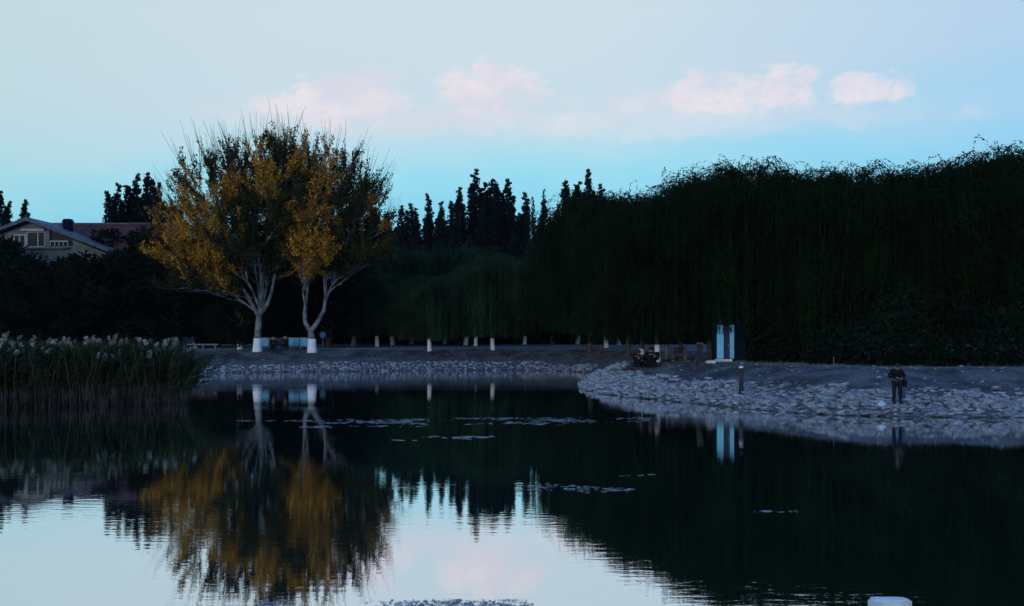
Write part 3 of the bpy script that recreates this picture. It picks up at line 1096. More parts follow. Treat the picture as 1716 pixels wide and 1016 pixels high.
V, Fq = leafquads(np.stack([X, Y, Z], -1), RS.normal(size=(n, 3)) + [0, 0, .3], RS.uniform(.18, .40, n), RS.uniform(.09, .20, n), RS)
tag(obj('undergrowth', npmesh('undergrowth', V, Fq, MT['broad'])), 'dark undergrowth along the crest of the right bank', 'bushes', kind='stuff')

# ------------------------------------------------------------------ reed bed
RA, RB = np.array([-36.0, 48.5]), np.array([-16.6, 56.6])
reeds = thing('reed_bed', (float((RA + RB)[0] / 2), float((RA + RB)[1] / 2), 0), 'tall reed bed with pale feathery plumes standing in the pond', 'reeds')
ro = Vector(reeds.location)
nr = 3200
u = RS.rand(nr)
w = RS.rand(nr) * 4.6
edge = RB - RA
en = np.array([-edge[1], edge[0]]) / np.linalg.norm(edge)
base = RA + edge * u[:, None] + en * w[:, None]
base += RS.normal(size=base.shape) * .15
endf = np.clip((1 - u) / .055, 0.45, 1)            # lower towards the right end
hgt = (1.9 + 1.35 * RS.beta(2.2, 1.6, nr)) * (.62 + .38 * endf)
lean = RS.normal(size=(nr, 2)) * .17 + [.05, 0] + np.where(u[:, None] > .955, np.array([.45, .05]) * ((u[:, None] - .955) / .045), 0)
SV, SF, LP_, LD_, LL_, LW_ = [], [], [], [], [], []
off = 0
tops = []
for i in range(nr):
    bx, by = base[i] - np.array([ro.x, ro.y])
    h = hgt[i]
    pts = []
    for s in (0, .35, .7, 1.0):
        pts.append((bx + lean[i, 0] * h * s * s, by + lean[i, 1] * h * s * s, -.25 + (h + .25) * s))
    r = .014
    for (x, y, z) in pts:
        SV += [(x - r, y - r * .5, z), (x + r, y - r * .5, z), (x, y + r, z)]
    for q in range(3):
        for c in range(3):
            c2 = (c + 1) % 3
            SF.append((off + q * 3 + c, off + q * 3 + c2, off + q * 3 + 3 + c2, off + q * 3 + 3 + c))
    off += 12
    tops.append(pts[-1])
    nl = 18
    for j in range(nl):
        s = RS.uniform(.33, 1.0)
        x = bx + lean[i, 0] * h * s * s
        y = by + lean[i, 1] * h * s * s
        a = RS.uniform(0, 6.283)
        LP_.append((x, y, h * s)); LD_.append((math.cos(a) * .7 + lean[i, 0] * 2, math.sin(a) * .7, RS.uniform(-.15, .95)))
        LL_.append(RS.uniform(.35, .7)); LW_.append(RS.uniform(.04, .075))
    for j in range(2):                               # dead sheaths at the foot
        a = RS.uniform(0, 6.283)
obj_ = obj('stalks', npmesh('stalks', SV, SF, MT['reed_stem']), reeds)
tag(obj_, kind='stuff')
V, Fq = leafquads(np.array(LP_), np.array(LD_), LL_, LW_, RS)
tag(obj('leaves', npmesh('leaves', V, Fq, MT['reed_leaf']), reeds), kind='stuff')
# dry litter stalks at the waterline
nd = 3200
u2 = RS.rand(nd)
w2_ = RS.rand(nd) ** 2 * 3.0
bb = RA + edge * u2[:, None] + en * w2_[:, None] - np.array([ro.x, ro.y])
P = np.stack([bb[:, 0], bb[:, 1], RS.uniform(-.1, .35, nd)], -1)
V, Fq = leafquads(P, RS.normal(size=(nd, 3)) * [.22, .22, .1] + [0, 0, 1], RS.uniform(.5, 1.3, nd), RS.uniform(.02, .045, nd), RS)
tag(obj('dead_stalks', npmesh('dead_stalks', V, Fq, MT['reed_stem']), reeds), kind='stuff')


def plume_mesh(seed):
    rs = np.random.RandomState(seed)
    n = 64
    s = rs.rand(n)
    rad = .075 * np.sin(np.clip(s * .9 + .08, 0, 1) * math.pi) ** .8
    a = rs.uniform(0, 6.283, n)
    P = np.stack([np.cos(a) * rad * .5 + .10 * s * s, np.sin(a) * rad * .5, s * .36 - .02], -1)
    D = np.stack([np.cos(a) * .6 + .35, np.sin(a) * .6, np.full(n, 1.0)], -1) + rs.normal(size=(n, 3)) * .25
    V, Fq = leafquads(P, D, rs.uniform(.10, .20, n), rs.uniform(.035, .07, n), rs)
    return npmesh('plume', V, Fq, MT['plume'])


PLU = [plume_mesh(i) for i in range(5)]
order = [i for i in range(nr) if w[i] < 4.4 and u[i] > .25 and hgt[i] > 2.3]
random.shuffle(order)
for i in order[:300]:
    x, y, z = tops[i]
    o = obj('plume', random.choice(PLU), reeds)
    o.location = (x, y, z - .05 + random.uniform(-.15, .25))
    o.rotation_euler = (random.uniform(-.3, .3), random.uniform(-.3, .4), random.uniform(0, 6.28))
    s = random.uniform(.5, 1.05)
    o.scale = (s * 1.15, s * 1.15, s * random.uniform(.8, 1.1))


# ------------------------------------------------------------------ floating weed
def weed(name, boxes, label, n, seed, size=(.10, .30)):
    rs = np.random.RandomState(seed)
    V, Fa = [], []
    off = 0
    tot = sum((b[1] - b[0]) * (b[3] - b[2]) for b in boxes)
    for b in boxes:
        m = max(4, int(n * (b[1] - b[0]) * (b[3] - b[2]) / tot))
        for _ in range(m):
            px = rs.uniform(b[0], b[1])
            c = (b[2] + b[3]) / 2
            py = c + (rs.beta(2, 2) - .5) * (b[3] - b[2])
            x, y = Wp(px, py)
            if mnoise.noise((x * .6, y * .9, seed)) + rs.normal() * .12 < -0.02:
                continue
            L, Wd = rs.uniform(*size) * rs.choice([.5, 1, 1, 2.2]), rs.uniform(*size) * .6
            a = rs.normal() * .5
            k = rs.randint(5, 8)
            for q in range(k):
                th = 6.283 * q / k
                rr = rs.uniform(.6, 1.0)
                ex, ey = math.cos(th) * L * rr, math.sin(th) * Wd * rr
                V.append((x + ex * math.cos(a) - ey * math.sin(a), y + ex * math.sin(a) + ey * math.cos(a), .005 + rs.uniform(0, .004)))
            Fa.append(tuple(range(off, off + k)))
            off += k
    me = bpy.data.meshes.new(name)
    me.from_pydata(V, [], Fa)
    me.materials.append(MT['weed'])
    return tag(obj(name, me), label, 'water weed', kind='stuff')


weed('floating_weed', [(392, 460, 704, 707), (475, 540, 704, 707), (505, 555, 714, 718), (530, 720, 701, 716), (745, 870, 700, 705), (780, 830, 709, 712), (850, 960, 700, 713), (960, 1090, 699, 709)], 'long broken strip of weed and painted sky glints across the open pond', 1000, 1, (.05, .17))
weed('floating_weed', [(660, 790, 731, 739), (800, 828, 730, 734)], 'small scatter of weed nearer than the long strip', 110, 2, (.08, .22))
weed('floating_weed', [(885, 985, 806, 828), (980, 1062, 812, 826), (1040, 1098, 795, 799), (900, 920, 789, 792)], 'loose weed patch floating over the reflected poplars', 170, 3, (.03, .10))
weed('floating_weed', [(1255, 1338, 856, 860)], 'thin streak of weed on the dark water', 26, 4, (.03, .10))
weed('floating_weed', [(430, 1010, 1004, 1022)], 'pale weed carpet floating near the close shore', 1500, 5, (.010, .045))

# ------------------------------------------------------------------ house
YH = 125.0


def hx(px):
    return PX(px, YH)


def hz(py):
    return PZt(py, YH)


zg = gz(-55, 128)
house = thing('gabled_house', (hx(45), YH, zg), 'pale gabled house with dark red rear roof showing above the trees', 'house')
ho = Vector(house.location)
ax, azp = 0.0, hz(364) - ho.z
ex, ez = hx(182) - ho.x, hz(421) - ho.z
wallm = MB().prism([(-ex + .6, 0), (ex - .6, 0), (ex - .6, ez - .15), (ax, azp - .55), (-ex + .6, ez - .15)], .8, 12)
wallm.build('wall', MT['housewall'], house)
rm = MB()
rm.prism([(-ex, ez - .1), (0, azp - .42), (ex, ez - .1), (ex, ez + .25), (0, azp), (-ex, ez + .25)], -.3, 12.5)
roof = rm.build('roof', MT['roofedge'], house)
rr_ = MB()
zr, ze = PZt(376, YH + 9) - ho.z, ez - .6
x0, x1 = -1.0, hx(205) + 4 - ho.x
rr_.add([(x0, 2.0, ze), (x1, 2.0, ze), (x1, 9, zr), (x0, 9, zr), (x1, 16, ze), (x0, 16, ze), (x0, 2.0, ze - .3), (x1, 2.0, ze - .3), (x1, 16, ze - .3), (x0, 16, ze - .3)],
        [(0, 1, 2, 3), (3, 2, 4, 5), (6, 9, 8, 7), (0, 6, 7, 1), (5, 4, 8, 9), (1, 7, 8, 4, 2), (0, 3, 5, 9, 6)])
rear = rr_.build('rear_roof', MT['rooftile'], house)
MB().box((x0 / 2 + x1 / 2, 9, zr + .05), (x1 - x0, .5, .22)).build('ridge_cap', MT['roofedge'], rear)
MB().box(((x0 + x1) / 2 + .5, 9, ze / 2 - .2), (x1 - x0 - 1.5, 12.5, ze - .35)).build('rear_wall', MT['housewall'], house)
ch = MB().box((PX(114, YH + 5) - ho.x, 5, PZt(383, YH + 5) - ho.z), (.85, .85, 2.2))
ch.box((PX(114, YH + 5) - ho.x, 5, PZt(372, YH + 5) - ho.z), (1.05, 1.05, .25))
ch.build('chimney', MT['darkwall'], roof)
for pxp, pyt in ((177, 361), (186, 371)):
    cx_ = PX(pxp, YH + 9) - ho.x
    zt = PZt(pyt, YH + 9) - ho.z
    an = MB().tube([(cx_, 9, zr), (cx_, 9, zt)], .12, 5)
    an.box((cx_, 9, zt), (.5, .1, .1))
    an.build('roof_vent', MT['darkwall'], rear)
wy = .8 - .06


def window(x0, x1, z0, z1, nm, mull=(.5,)):
    p = MB().box(((x0 + x1) / 2, wy, (z0 + z1) / 2), (x1 - x0, .10, z1 - z0)).build('window', MT['glass'], house)
    fr = MB()
    t_ = .14
    fr.box(((x0 + x1) / 2, wy - .05, z1 + t_ / 2), (x1 - x0 + 2 * t_, .14, t_))
    fr.box(((x0 + x1) / 2, wy - .05, z0 - t_ / 2), (x1 - x0 + 2 * t_, .14, t_))
    for xx in (x0 - t_ / 2, x1 + t_ / 2):
        fr.box((xx, wy - .05, (z0 + z1) / 2), (t_, .14, z1 - z0))
    for q in mull:
        fr.box((x0 + (x1 - x0) * q, wy - .06, (z0 + z1) / 2), (.11, .12, z1 - z0))
    fr.build('frame', MT['white'], p)


X_ = lambda px: hx(px) - ho.x
Z_ = lambda py: hz(py) - ho.z
window(X_(42), X_(70), Z_(412), Z_(389), 'w', (.62,))
window(X_(20), X_(37), Z_(412), Z_(394), 'w')
window(X_(44), X_(64), Z_(452), Z_(433), 'w')
window(X_(86), X_(104), Z_(456), Z_(438), 'w')
MB().box(((X_(33) + X_(72)) / 2, wy - .25, Z_(385)), (X_(72) - X_(33), .5, .22)).build('canopy', MT['white'], house)
MB().box((X_(76), wy - .15, (Z_(386) + Z_(414)) / 2), (.55, .3, Z_(386) - Z_(414))).build('pillar', MT['housewall'], house)
MB().prism([(X_(81), Z_(411)), (X_(118), Z_(411)), (X_(116), Z_(402)), (X_(88), Z_(386)), (X_(81), Z_(384))], wy - .03, wy + .2).build('loggia', MT['glass'], house)
bal = MB().box(((X_(81) + X_(112)) / 2, wy - .35, Z_(404)), (X_(112) - X_(81), .12, .13))
for q in range(5):
    bal.box((X_(82) + (X_(111) - X_(82)) * q / 4, wy - .35, (Z_(404) + Z_(412)) / 2), (.07, .07, Z_(404) - Z_(412)))
bal.build('railing', MT['white'], house)
MB().box(((X_(40) + X_(112)) / 2, wy - .2, Z_(415)), (X_(112) - X_(40), .5, .18)).build('balcony_slab', MT['housewall'], house)


# ------------------------------------------------------------------ people
def skin_mesh(verts, edges, radii, root, m, sub=1):
    bm = bmesh.new()
    lay = bm.verts.layers.skin.verify()
    vs = []
    for i, (p, r) in enumerate(zip(verts, radii)):
        v = bm.verts.new(p)
        v[lay].radius = (r, r) if isinstance(r, (int, float)) else r
        v[lay].use_root = (i == root)
        vs.append(v)
    for a, b in edges:
        bm.edges.new((vs[a], vs[b]))
    me = bpy.data.meshes.new('tmp')
    bm.to_mesh(me)
    bm.free()
    o = bpy.data.objects.new('tmp', me)
    COL.objects.link(o)
    sk = o.modifiers.new('skin', 'SKIN')
    sk.use_smooth_shade = True
    s = o.modifiers.new('sub', 'SUBSURF')
    s.levels = sub
    dg = bpy.context.evaluated_depsgraph_get()
    out = bpy.data.meshes.new_from_object(o.evaluated_get(dg))
    bpy.data.objects.remove(o)
    bpy.data.meshes.remove(me)
    out.materials.clear()
    out.materials.append(m)
    return out


def person(base, rz, J, label, group=None, jacket='blackcloth', trousers='navycloth', hair='hair', hat=False, bag=False):
    """J: joint positions; left is +x of the figure"""
    root = thing('person', base, label, 'person', group, rz)
    V, E, Rr = [], [], []
    ix = {}

    def put(k, p, r, par=None):
        ix[k] = len(V)
        V.append(p); Rr.append(r)
        if par is not None:
            E.append((ix[par], ix[k]))
    put('pelvis', J['pelvis'], (.14, .11))
    put('spine', J['spine'], (.13, .10), 'pelvis')
    put('chest', J['chest'], (.16, .11), 'spine')
    put('neck', J['neck'], .055, 'chest')
    put('chin', J['chin'], .075, 'neck')
    put('head', J['head'], (.080, .098), 'chin')
    put('crown', J['crown'], .062, 'head')
    for s, sg in (('l', 1), ('r', -1)):
        put('sh' + s, J['sh' + s], .060, 'chest')
        put('el' + s, J['el' + s], .045, 'sh' + s)
        put('wr' + s, J['wr' + s], .030, 'el' + s)
        wv = Vector(J['wr' + s]); fd = (wv - Vector(J['el' + s])).normalized()
        put('pa' + s, tuple(wv + fd * .07), (.040, .020), 'wr' + s)
        sd_ = fd.cross(Vector((0, 0, 1)))
        sd_ = sd_.normalized() if sd_.length > .1 else Vector((1, 0, 0))
        curl = Vector((0, 0, -1)) if abs(fd.z) < .8 else Vector((0, -1, 0))
        for q, (o_, ln) in enumerate(((-.030, .070), (-.010, .080), (.010, .076), (.030, .060))):
            k1, k2 = f'f{s}{q}a', f'f{s}{q}b'
            put(k1, tuple(wv + fd * (.085 + ln * .4) + sd_ * o_ + curl * .010), .0095, 'pa' + s)
            put(k2, tuple(wv + fd * (.085 + ln * .85) + sd_ * o_ + curl * .035), .008, k1)
        put(f't{s}a', tuple(wv + fd * .06 + sd_ * (-.052 * sg) + curl * .012), .010, 'pa' + s)
        put(f't{s}b', tuple(wv + fd * .10 + sd_ * (-.060 * sg) + curl * .030), .009, f't{s}a')
        put('hi' + s, J['hi' + s], .085, 'pelvis')
        put('kn' + s, J['kn' + s], .058, 'hi' + s)
        put('an' + s, J['an' + s], .040, 'kn' + s)
        put('to' + s, J['to' + s], .034, 'an' + s)
    body = obj('body', skin_mesh(V, E, Rr, 0, MT['skin']), root)
    # face and ears
    hd, cr, cn_ = Vector(J['head']), Vector(J['crown']), Vector(J['chin'])
    up = (cr - cn_).normalized()
    fw = Vector((0, -1, 0)); fw = (fw - up * fw.dot(up)).normalized()
    sd2 = up.cross(fw).normalized()
    fc = MB()
    fc.tube([hd + fw * .085 + up * .02, hd + fw * .105 - up * .02, hd + fw * .09 - up * .035], [.008, .016, .012], 6)
    for q in (-1, 1):
        fc.ball(hd + sd2 * (.085 * q) - up * .005, (.018, .022, .032), 6, 4)
    fc.build('face', MT['skin'], body, True)
    ey = MB()
    for q in (-1, 1):
        ey.ball(hd + fw * .092 + sd2 * (.033 * q) + up * .022, .012, 6, 4)
    ey.tube([hd + fw * .086 - sd2 * .025 - up * .06, hd + fw * .094 - up * .062, hd + fw * .086 + sd2 * .025 - up * .06], .006, 4)
    ey.build('eyes', MT['hair'], body, True)
    hm = MB()
    hm.ball(hd + up * .035 - fw * .022, (.098, .108, .098), 10, 7)
    hm.build('hair', MT[hair], root, True)
    # clothes follow the body
    jk = ['pelvis', 'spine', 'chest', 'neck', 'shl', 'ell', 'wrl', 'shr', 'elr', 'wrr']
    jr = [(.185, .15), (.175, .14), (.20, .15), .075, .095, .075, .055, .095, .075, .055]
    je = [(0, 1), (1, 2), (2, 3), (2, 4), (4, 5), (5, 6), (2, 7), (7, 8), (8, 9)]
    obj('jacket', skin_mesh([J[q] for q in jk], je, jr, 0, MT[jacket]), root)
    tk = ['pelvis', 'hil', 'knl', 'anl', 'hir', 'knr', 'anr']
    obj('trousers', skin_mesh([J[q] for q in tk], [(0, 1), (1, 2), (2, 3), (0, 4), (4, 5), (5, 6)], [(.16, .13), .115, .085, .068, .115, .085, .068], 0, MT[trousers]), root)
    for s in 'lr':
        a, b_ = Vector(J['an' + s]), Vector(J['to' + s])
        sh = MB().tube([a + (a - b_) * .25 + Vector((0, 0, -.03)), a + Vector((0, 0, -.02)), b_, b_ + (b_ - a) * .25], [.045, .056, .050, .03], 8)
        sh.build('shoe', MT['rubber'], root, True)
    if hat:
        h = MB()
        n_ = 18
        vs, fs = [], []
        for (r, z) in ((.255, -.02), (.25, 0), (.12, .035), (.10, .12), (.0, .13)):
            for q in range(n_):
                a = 6.283 * q / n_
                vs.append((hd + up * (.06 + z)) + (sd2 * math.cos(a) + fw * math.sin(a)) * r)
        for i in range(4):
            for q in range(n_):
                q2 = (q + 1) % n_
                fs.append((i * n_ + q, i * n_ + q2, (i + 1) * n_ + q2, (i + 1) * n_ + q))
        h.add(vs, fs)
        h.build('straw_hat', MT['straw'], root, True)
    if bag:
        bgm = MB().box((.33, .05, .88), (.15, .24, .32))
        bgm.tube([(.33, .07, 1.04), (.12, .16, 1.30), (-.10, .14, 1.50)], .014, 5)
        bgm.build('shoulder_bag', MT['blackcloth'], root, bevel=.03)
    return root


STAND = dict(pelvis=(0, 0, .95), spine=(0, .01, 1.14), chest=(0, .02, 1.34), neck=(0, -.02, 1.47), chin=(0, -.06, 1.51), head=(0, -.085, 1.585), crown=(0, -.10, 1.66),
             shl=(.19, .02, 1.40), ell=(.34, .04, 1.15), wrl=(.12, -.20, 1.10), shr=(-.19, .02, 1.40), elr=(-.34, .04, 1.15), wrr=(-.12, -.20, 1.12),
             hil=(.10, 0, .90), knl=(.13, -.03, .50), anl=(.14, .0, .09), tol=(.16, -.15, .045), hir=(-.10, 0, .90), knr=(-.13, -.03, .50), anr=(-.14, 0, .09), tor=(-.16, -.15, .045))
SIT = dict(pelvis=(0, 0, .18), spine=(0, .03, .36), chest=(0, .00, .58), neck=(0, -.06, .72), chin=(0, -.10, .77), head=(0, -.12, .85), crown=(0, -.13, .925),
           shl=(.19, .0, .65), ell=(.27, -.20, .42), wrl=(.10, -.40, .44), shr=(-.19, .0, .65), elr=(-.27, -.20, .42), wrr=(-.10, -.40, .42),
           hil=(.10, -.02, .17), knl=(.16, -.40, .46), anl=(.13, -.52, .10), tol=(.14, -.66, .05), hir=(-.10, -.02, .17), knr=(-.16, -.40, .44), anr=(-.13, -.54, .10), tor=(-.14, -.68, .05))


def raised(J, dz, keep=('anl', 'anr', 'tol', 'tor')):
    return {k: (p if k in keep else (p[0], p[1], p[2] + dz)) for k, p in J.items()}


g = G(1503, 682)
top_z = g.z + .10
slab = MB()
person((g.x, g.y, top_z), R(8), STAND, 'person in dark clothes standing head bowed on the stones at the water edge', None, bag=True).scale = (1.12, 1.08, 1.04)
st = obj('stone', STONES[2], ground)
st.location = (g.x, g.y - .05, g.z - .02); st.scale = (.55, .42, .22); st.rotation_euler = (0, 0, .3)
g = G(1478, 688)
bagm = MB()
bagm.ball((0, 0, .12), (.20, .15, .13), 12, 8)
me_ = bagm.mesh('white_bag', MT['plastic'], True)
for v in me_.vertices:
    v.co *= 1 + .34 * mnoise.noise(v.co * 9)
wbag = thing('plastic_bag', (g.x, g.y, g.z + .06), 'white plastic bag on the stones beside the standing person', 'bag')
obj('sack', me_, wbag)
MB().tube([(-.05, 0, .22), (0, 0, .31), (.06, .01, .23)], .02, 6).build('handle', MT['plastic'], wbag, True)

for (px, py, rz, sc_, lab) in [(1069, 616, 145, 1.22, 'person in black seated low on the bank, slighter of the seated pair'), (1092, 617, 190, 1.42, 'broad person in black seated on the bank, bulkier of the seated pair')]:
    g = G(px, py)
    p = person((g.x, g.y, g.z - .03), R(rz), SIT, lab, None)
    p.scale = (sc_ * 1.3, sc_ * 1.1, sc_)

# straw-hatted pair on stools by the blue cart
CY = float(ga.y) + .6
for (px, lab, rz) in [(458, 'person in straw hat and black coat seated next to the greyish tree foot', 15), (479, 'person in straw hat and black coat seated in front of the longer blue panels', -20)]:
    x = PX(px, CY)
    z = gz(x, CY)
    p = person((x, CY, z), R(rz), raised(SIT, .30), lab, None, hat=True)
    p.scale = (1.1, 1.0, 1.05)
    sto = thing('stool', (x, CY + .02, z), 'low wooden stool under the seated person in straw hat', 'stool', 'stools under the straw hat pair')
    MB().box((0, 0, .30), (.34, .34, .05)).build('seat', MT['wood'], sto)
    for sxx in (-1, 1):
        for syy in (-1, 1):
            MB().box((.13 * sxx, .13 * syy, .135), (.04, .04, .28)).build('leg', MT['wood'], sto)

# ------------------------------------------------------------------ blue cart between the autumn trees
YC = float(ga.y) + 2.2
zc = gz(PX(478, YC), YC)
cart = thing('flatbed_cart', (PX(478, YC), YC, zc), 'low flatbed cart with blue side panels parked between the autumn trees', 'cart')
xl, xr = PX(438, YC) - cart.location.x, PX(517, YC) - cart.location.x
zt_, zb_ = PZt(567, YC) - zc, PZt(581, YC) - zc
MB().box(((xl + xr) / 2, .8, zb_ - .04), (xr - xl, 1.7, .12)).build('bed', MT['navy'], cart)
for a0_, a1_ in ((438, 451.5), (484, 502), (503, 517)):
    q0, q1 = PX(a0_, YC) - cart.location.x, PX(a1_, YC) - cart.location.x
    pn = MB().box(((q0 + q1) / 2, -.03, (zt_ + zb_) / 2 + .03), (q1 - q0 - .04, .06, zt_ - zb_ - .02)).build('side_panel', MT['bluepanel'], cart, bevel=.01)
    MB().box(((q0 + q1) / 2, -.065, zt_ + .02), (q1 - q0 - .04, .05, .05)).build('rail', MT['metal'], pn)
MB().box(((xl + xr) / 2, 1.62, (zt_ + zb_) / 2 + .03), (xr - xl, .06, zt_ - zb_)).build('rear_panel', MT['navy'], cart)
for q in (.16, .82):
    for yy in (.12, 1.45):
        wv = MB()
        cx_ = xl + (xr - xl) * q
        wv.tube([(cx_, yy - .09, .27), (cx_, yy + .09, .27)], .29, 16)
        w_ = wv.build('wheel', MT['rubber'], cart)
        MB().tube([(cx_, yy - .11, .27), (cx_, yy + .11, .27)], .12, 10).build('hub', MT['metal'], w_)

# ------------------------------------------------------------------ pump house with two pale blue pillars
g = G(1215, 606)
YP = float(g.y)
ph = thing('pump_house', (g.x, YP, g.z), 'small dark pump house with two pale blue pillars and concrete plinth', 'hut')
hxp = lambda px: PX(px, YP) - ph.location.x
hzp = lambda py: PZt(py, YP) - ph.location.z
w0, w1_ = hxp(1201), hxp(1250)
ztop = hzp(544)
MB().box(((w0 + w1_) / 2, .95, ztop / 2), (w1_ - w0 - .08, 1.6, ztop - .02)).build('wall', MT['darkwall'], ph)
for a0_, a1_ in ((1202, 1212.5), (1223, 1230)):
    pl = MB().box(((hxp(a0_) + hxp(a1_)) / 2, .05, ztop / 2 + .08), (hxp(a1_) - hxp(a0_), .26, ztop - .20)).build('pillar', MT['bluepaint'], ph, bevel=.015)
MB().box((hxp(1217.7), .12, ztop / 2 + .05), (hxp(1223) - hxp(1212.5) - .02, .06, ztop - .3)).build('door', MT['navy'], ph)
MB().box((hxp(1221), .08, 1.0), (.03, .05, .16)).build('door_handle', MT['metal'], [o for o in ph.children if o.name.startswith('door')][0])
rf = MB().box(((w0 + w1_) / 2, .88, ztop + .06), (w1_ - w0 + .06, 1.95, .12)).build('roof', MT['darkwall'], ph, bevel=.02)
MB().tube([(hxp(1210), .4, ztop + .1), (hxp(1210), .4, ztop + .42)], .045, 6).build('vent_pipe', MT['metal'], rf)
MB().box(((hxp(1199) + hxp(1226)) / 2, -.02, .05), (hxp(1226) - hxp(1199), .55, .20)).build('plinth', MT['concrete'], ph, bevel=.02)
g = G(1191, 609)
sl_ = MB().box((0, 0, .05), (.48, .5, .14), .1).box((.02, .03, .13), (.40, .42, .05), .1)
tag(sl_.build('concrete_slab', MT['concrete'], bevel=.02), 'loose concrete slab lying beside the pump house plinth', 'slab').location = g
# thin pole with small pale lamp left of it
g = G(1193, 597)
pol = thing('lamp_pole', (g.x, g.y + 1, g.z), 'thin pole with small pale unlit lamp beside the pump house', 'lamp')
zz = PZt(545, g.y + 1) - g.z
MB().tube([(0, 0, -.2), (0, 0, zz * .6), (-.03, 0, zz)], [.03, .025, .02], 6).build('pole', MT['metal'], pol)
MB().tube([(-.03, 0, zz), (-.22, 0, zz + .06)], .015, 5).build('arm', MT['metal'], pol)
MB().tube([(-.03, 0, zz - .22), (-.03, 0, zz - .05)], [.09, .05], 8).build('lamp_head', MT['white'], pol)

# ------------------------------------------------------------------ posts, bench, sign, rail
g = G(1242, 662)
po = thing('mooring_post', tuple(g), 'dark upright post with pale rounded cap on the stone bank', 'post')
hp = PZt(614, g.y) - g.z
MB().tube([(0, 0, -.4), (0, 0, hp - .05)], [.12, .105], 12).build('shaft', MT['wood'], po, True)
MB().ball((0, 0, hp - .05), (.125, .125, .075), 12, 6).build('cap', MT['concrete'], po, True)

g = G(1168, 614)
sg = thing('notice_board', tuple(g), 'dark leaning notice board on a single post near the pump house', 'sign', None, .25)
hp = PZt(575, g.y) - g.z
sg.rotation_euler = (0, .10, .25)
MB().box((0, 0, hp * .5 - .1), (.12, .10, hp + .1)).build('post', MT['wood'], sg)
MB().box((.04, -.08, hp * .72), (.36, .05, hp * .52)).build('board', MT['wood'], sg)
MB().box((.04, -.08, hp * .99), (.40, .09, .05)).build('top_trim', MT['palewood'], sg)

g = G(1138, 603)
bn = thing('park_bench', tuple(g), 'dark slatted wooden bench on the bank between seated pair and notice board', 'bench', None, .12)
for q in range(3):
    MB().box((0, -.16 + q * .15, .43), (1.05, .12, .045)).build('seat_slat', MT['wood'], bn)
for q in range(2):
    MB().box((0, .24 + q * .03, .58 + q * .16), (1.05, .035, .12)).build('back_slat', MT['wood'], bn)
for sxx in (-1, 1):
    MB().box((.42 * sxx, -.15, .20), (.07, .07, .42)).build('leg', MT['palewood'], bn)
    MB().box((.42 * sxx, .20, .38), (.07, .07, .80)).build('leg', MT['palewood'], bn)

g = G(1117, 602)
pp = thing('bent_pipe', tuple(g), 'pale metal pipe post bent over at its top behind the seated pair', 'post')
hp = PZt(577, g.y) - g.z
MB().tube([(0, 0, -.2), (.02, 0, hp * .75), (.06, 0, hp * .93), (.18, 0, hp), (.42, 0, hp + .02)], [.075, .075, .06, .05, .04], 8).build('pipe', MT['metal'], pp, True)
MB().tube([(0, 0, -.02), (0, 0, .06)], .13, 10).build('foot', MT['oldconcrete'], pp)

# low rail near the reeds
g = G(340, 586, 95, 130)
ra = thing('low_rail', (g.x, g.y, g.z), 'low weathered wooden rail between reeds and small whitewashed tree', 'fence')
for q in (-1.2, 0, 1.2):
    MB().box((q, 0, .25), (.10, .10, .60)).build('post', MT['palewood'], ra)
MB().box((0, -.08, .50), (3.0, .05, .10)).build('rail', MT['palewood'], ra)

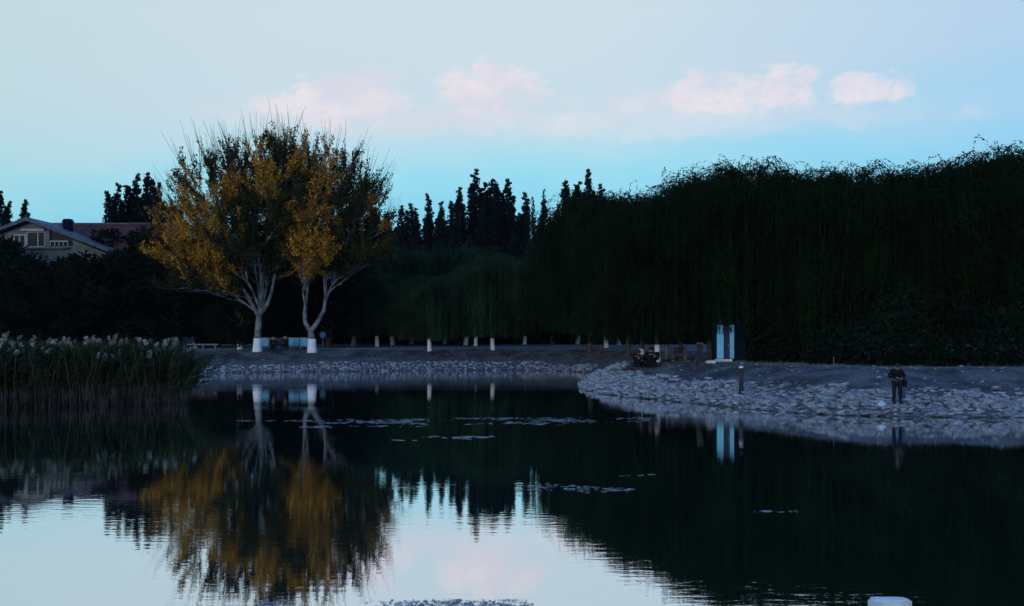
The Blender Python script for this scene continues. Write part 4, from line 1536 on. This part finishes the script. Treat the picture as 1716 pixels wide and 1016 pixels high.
# blue sign board beyond the forked tree
g = G(541, 582, 100, 150)
bs = thing('round_sign', (g.x, g.y, g.z), 'small blue and white sign on a post behind the forked tree', 'sign')
zs = PZt(562, g.y) - g.z
MB().tube([(0, 0, -.2), (0, 0, zs)], .05, 8).build('post', MT['metal'], bs)
pl = MB().tube([(0, -.08, zs + .05), (0, -.05, zs + .05)], .36, 20).build('plate', MT['sign'], bs)
MB().box((0, -.095, zs + .14), (.46, .02, .12)).box((0, -.097, zs - .02), (.20, .02, .24)).build('white_band', MT['white'], pl)

# thin stake on the right bank
g = G(1397, 612)
sk_ = MB().tube([(0, 0, -.2), (.0, 0, .35), (.01, 0, .45)], [.022, .02, .012], 6)
o = sk_.build('wooden_stake', MT['palewood'])
o.location = (g.x, g.y, g.z)
tag(o, 'thin pale stake on the crest of the right bank before the willows', 'stake')

# concrete post on the near shore
YN = 6.5
xn = PX(1491, YN)
zn = PZt(999.5, YN + .05)
cp = thing('concrete_post', (xn, YN, gz(xn, YN)), 'white chipped concrete post at the near shore', 'post', None, .06)
hp = zn - cp.location.z
bm = bmesh.new()
bmesh.ops.create_cube(bm, size=1.0)
bmesh.ops.scale(bm, verts=bm.verts, vec=(.235, .10, hp + .3))
bmesh.ops.translate(bm, verts=bm.verts, vec=(0, 0, (hp - .3) / 2))
bmesh.ops.bevel(bm, geom=list(bm.edges), offset=.014, segments=2, affect='EDGES')
bmesh.ops.subdivide_edges(bm, edges=[e for e in bm.edges if e.calc_length() > .1], cuts=4, use_grid_fill=True)
for v in bm.verts:
    nn = mnoise.noise(v.co * 22) * .006 + mnoise.noise(v.co * 7) * .006
    v.co += Vector((nn, nn, nn * .8))
me_ = bpy.data.meshes.new('shaft')
bm.to_mesh(me_)
bm.free()
me_.materials.append(MT['concrete'])
obj('shaft', me_, cp)
MB().box((0, 0, hp - .24), (.27, .135, .035)).build('collar', MT['oldconcrete'], cp)

# ------------------------------------------------------------------ the damp evening air
hm_ = bpy.data.materials.new('evening_haze')
hm_.use_nodes = True
t = hm_.node_tree
t.nodes.remove(t.nodes['Principled BSDF'])
pv = N(t, 'ShaderNodeVolumePrincipled')
pv.inputs['Color'].default_value = (.75, .86, 1.0, 1)
pv.inputs['Density'].default_value = 0.00004
t.links.new(pv.outputs[0], t.nodes['Material Output'].inputs['Volume'])
hb = MB().box((0, 100, 13), (420, 320, 30)).build('haze', hm_)
tag(hb, 'thin bluish evening haze over the whole pond', 'haze', kind='stuff')
